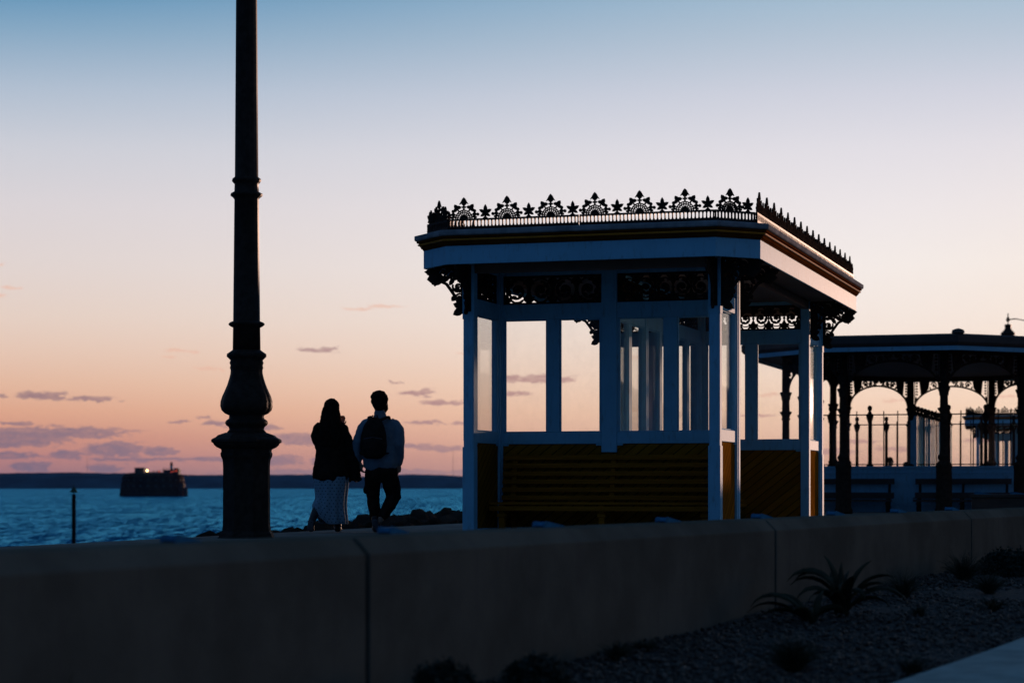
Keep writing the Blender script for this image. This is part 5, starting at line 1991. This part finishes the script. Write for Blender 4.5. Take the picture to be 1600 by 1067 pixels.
def blade(mb, p, az_, l, w, rise, droop, n=9, twist=0.0):
    """arching strap leaf"""
    p = Vector(p)
    d = Vector((math.cos(az_), math.sin(az_), 0))
    side = Vector((-d.y, d.x, 0))
    side = (side + Vector((0, 0, 1)) * twist).normalized()
    L, Rr = [], []
    ang = rise
    q = p.copy()
    for i in range(n + 1):
        f = i / n
        ww = w * (0.55 + 0.9 * f if f < 0.4 else 0.91 - 0.91 * ((f - 0.4) / 0.6) ** 1.6) + 0.0008
        up = Vector((-d.x * math.sin(ang), -d.y * math.sin(ang), math.cos(ang)))
        L.append(q + side * ww / 2 + up * ww * 0.12)
        Rr.append(q - side * ww / 2 + up * ww * 0.12)
        q = q + (d * math.cos(ang) + Vector((0, 0, math.sin(ang)))) * l / n
        ang -= droop / n * (0.4 + 1.2 * f)
    o = len(mb.v)
    mb.v += [tuple(a) for ab in zip(L, Rr) for a in ab]
    mb.f += [(o + 2 * i, o + 2 * i + 1, o + 2 * i + 3, o + 2 * i + 2) for i in range(n)]


def gpos(px, Z):
    return ((px - 800) / FPX * Z, Z, gz(Z))


def strap_plant(px, Z, specs, label, name="strap_leaf_plant", group=None, m=M_leaf, thick=0.003, cat="plant"):
    root_p = gpos(px, Z)
    mb = MB()
    for (a, l, w, rise, droop) in specs:
        blade(mb, (random.uniform(-0.03, 0.03), random.uniform(-0.03, 0.03), 0), a, l, w, rise, droop, 9, random.choice((-1, 1)) * random.uniform(0.4, 1.2))
    o = mb.build(name, m, smooth=True)
    o.location = root_p
    sm = o.modifiers.new("thickness", 'SOLIDIFY')
    sm.thickness = thick
    tag(o, label, cat, group)
    return o


# the arching strap-leaved plant by the wall
Zp = 14.9
strap_plant(1316, Zp, [(R(178), 0.60, 0.075, 1.45, 2.9), (R(170), 0.52, 0.070, 1.35, 2.6), (R(3), 0.50, 0.075, 1.25, 1.9), (R(12), 0.42, 0.07, 1.1, 1.5), (R(150), 0.56, 0.070, 1.5, 3.0), (R(20), 0.46, 0.065, 1.45, 1.2),
                       (R(-8), 0.56, 0.06, 1.0, 2.6), (R(200), 0.50, 0.07, 1.1, 2.6), (R(-60), 0.42, 0.07, 1.3, 3.0), (R(-100), 0.45, 0.08, 1.35, 2.7), (R(-20), 0.44, 0.065, 0.9, 2.6), (R(60), 0.42, 0.075, 1.4, 1.4),
                       (R(-150), 0.42, 0.07, 1.2, 2.9), (R(130), 0.46, 0.075, 1.5, 0.9), (R(-80), 0.38, 0.09, 1.45, 1.6), (R(80), 0.40, 0.09, 1.45, 0.6), (R(100), 0.36, 0.09, 1.3, 0.8), (R(-120), 0.36, 0.08, 1.2, 2.2)],
            "large strap-leaved plant with a tall hooked leaf, against the wall right of a joint")
strap_plant(1266, 14.5, [(R(182), 0.50, 0.055, 1.0, 2.4), (R(175), 0.46, 0.05, 0.75, 1.9), (R(190), 0.42, 0.055, 0.6, 1.7), (R(150), 0.30, 0.05, 1.1, 1.2), (R(-10), 0.28, 0.05, 0.9, 2.0), (R(-90), 0.28, 0.06, 0.9, 2.2), (R(60), 0.28, 0.06, 1.2, 1.0),
                       (R(-140), 0.26, 0.06, 0.9, 1.8), (R(20), 0.3, 0.05, 0.8, 1.4)],
            "low strap-leaved plant with leaves arching left across a wall joint")


def tuft(px, Z, n, h, spread, label, m=M_grass, w=0.006, group="grass tufts in the shingle bed", name="grass_tuft"):
    sp = [(random.uniform(0, 2 * PI), h * random.uniform(0.55, 1.1), w * random.uniform(0.7, 1.3), random.uniform(0.7, 1.5), random.uniform(0.3, 1.3) * spread) for _ in range(n)]
    return strap_plant(px, Z, sp, label, name, group, m, 0.001, "grass")


tuft(1412, 16.6, 170, 0.24, 1.2, "small dark tuft right of the strap-leaved plant, against the wall")
tuft(1506, 18.6, 260, 0.28, 1.0, "spiky fine grass tuft against the wall near the dark hedge")
tuft(1546, 17.0, 240, 0.20, 1.3, "rounded grass tuft out in the shingle below the dark hedge")
tuft(1552, 15.3, 60, 0.13, 1.2, "small yellowish tuft in the shingle above the path", M_leaf, 0.010)
tuft(1436, 14.9, 120, 0.10, 1.5, "low flat tuft in the shingle between the strap plant and the path")
tuft(1240, 11.6, 420, 0.22, 1.3, "broad dark grass tuft at the bottom of the picture, left of the path")
tuft(1425, 11.5, 120, 0.12, 1.5, "small tuft beside the path's edge")
tuft(965, 12.2, 160, 0.13, 1.4, "low tuft at the wall foot where the shingle begins")
tuft(1010, 12.7, 90, 0.10, 1.4, "tiny tuft at the wall foot right of the low tuft")
tuft(90, 8.0, 26, 0.40, 0.25, "thin upright spiky plant at the bottom left, in front of the wall", M_leaf, 0.016, "upright spiky plants", "spiky_plant")


def shrub(px, Z, w, h, label, n=2600):
    rng = np.random.RandomState(int(px))
    mb = MB()
    for i in range(n):
        a, ph = rng.rand() * 2 * PI, math.acos(rng.rand())
        rr = (0.55 + 0.45 * rng.rand() ** 0.5)
        lump = 1 + 0.28 * mnoise.noise(Vector((math.cos(a) * 1.9, math.sin(a) * 1.9, ph * 1.6 + px)))
        c = Vector((rr * lump * w / 2 * math.sin(ph) * math.cos(a), rr * lump * w / 2 * math.sin(ph) * math.sin(a), rr * lump * h * math.cos(ph)))
        d = Vector(rng.randn(3)).normalized()
        e = d.cross(Vector(rng.randn(3))).normalized()
        l, ww = 0.026 * (0.6 + rng.rand()), 0.010 * (0.6 + rng.rand())
        mb.add([c - e * ww, c + d * l * 0.5, c + e * ww, c + d * l + e * 0.002], [(0, 2, 1), (1, 2, 3)])
    o = mb.build("shrub", M_shrub)
    o.location = gpos(px, Z)
    for k in range(7):
        pass
    st = MB()
    for k in range(9):
        a = k / 9 * 2 * PI
        st.tube([(0, 0, -0.02), (0.25 * w * math.cos(a), 0.25 * w * math.sin(a), h * 0.45), (0.36 * w * math.cos(a + 0.3), 0.36 * w * math.sin(a + 0.3), h * 0.75)], 0.004, 5)
    st.build("stem", M_darkwood, o)
    tag(o, label, "shrub", "dark shrubs in the planting bed")
    return o


shrub(692, 9.9, 0.34, 0.24, "rounded dark shrub at the bottom of the picture, just right of the wall joint")
shrub(838, 10.6, 0.38, 0.19, "wide dark shrub at the bottom, second to the right of the wall joint")
shrub(1568, 19.6, 0.42, 0.24, "dark clipped hedge plant against the wall at the right edge")
shrub(1600, 19.2, 0.40, 0.26, "dark hedge plant cut off by the right edge")
shrub(482, 8.8, 0.18, 0.16, "blurred low shrub at the bottom, left of the wall joint")
shrub(190, 7.9, 0.16, 0.14, "blurred low shrub at the bottom left beside the spiky plant")


# ------------------------------------------------------------------ added kiosk (unseen, right; put in to shade the garden from the low sun)
kio = empty("added_shade_kiosk", (27.5, 62.0, 0), R(-24.5))
tag(kio, "added low pale kiosk with a hipped roof, out of view at right, shading the garden", "kiosk")
q = MB()
q.box(-5.0, 5.4, -2.5, 2.5, -0.1, 2.9)
q.build("wall", M_white, kio, bevel=0.01)
q = MB()
q.add([(-5.5, -3, 2.9), (5.9, -3, 2.9), (5.9, 3, 2.9), (-5.5, 3, 2.9), (-5.5, -3, 3.05), (5.9, -3, 3.05), (5.9, 3, 3.05), (-5.5, 3, 3.05), (-3.2, 0, 4.3), (3.6, 0, 4.3)],
      [(3, 2, 1, 0), (0, 1, 5, 4), (1, 2, 6, 5), (2, 3, 7, 6), (3, 0, 4, 7), (4, 5, 9, 8), (5, 6, 9), (6, 7, 8, 9), (7, 4, 8)])
q.build("roof", M_roofdark, kio)
for x in (-3.6, -0.2, 3.2):
    q = MB()
    q.box(x, x + 1.6, -2.56, -2.45, 0.95, 2.35)
    w_ = q.build("window_frame", M_amber, kio, bevel=0.01)
    q = MB()
    q.box(x + 0.1, x + 1.5, -2.575, -2.565, 1.05, 2.25)
    q.build("pane", M_asph, w_)
q = MB()
q.box(-1.7, -0.7, -2.56, -2.45, -0.05, 2.2)
q.build("door", M_amber, kio, bevel=0.01)

# added planter with a clipped hedge, also unseen: shades the foot of the shelter
plc = empty("added_shade_planter", (11.9, 43.0, 0), R(-24.5))
tag(plc, "timber planter with a clipped hedge beyond the right edge of the picture", "planter")
q = MB()
q.box(-1.6, 1.6, -0.45, 0.45, 0.0, 0.55)
q.box(-1.66, 1.66, -0.51, 0.51, 0.55, 0.62)
q.build("planter_box", M_darkwood, plc, bevel=0.01)
q = MB()
rng2 = np.random.RandomState(3)
q.box(-1.45, 1.45, -0.3, 0.3, 0.6, 1.38)
for i in range(3500):
    c = Vector((rng2.uniform(-1.55, 1.55), rng2.uniform(-0.4, 0.4), rng2.uniform(0.62, 1.47)))
    d = Vector(rng2.randn(3)).normalized()
    e = d.cross(Vector(rng2.randn(3))).normalized()
    q.add([c - e * 0.018, c + d * 0.03, c + e * 0.018, c + d * 0.06], [(0, 2, 1), (1, 2, 3)])
q.build("hedge", M_shrub, plc)

# ------------------------------------------------------------------ dusk haze
hz = MB()
hz.box(-14200, 14200, -3200, 14800, SEA - 4, 190)
hm = bpy.data.materials.new("dusk_haze")
hm.use_nodes = True
hm.node_tree.nodes.clear()
pv = N(hm.node_tree, 'ShaderNodeVolumePrincipled')
pv.inputs['Color'].default_value = (0.14, 0.36, 0.90, 1)
pv.inputs['Anisotropy'].default_value = -0.25
pv.inputs['Density'].default_value = 1.6e-5
ho = N(hm.node_tree, 'ShaderNodeOutputMaterial')
hm.node_tree.links.new(pv.outputs[0], ho.inputs['Volume'])
tag(hz.build("haze", hm), kind='stuff')
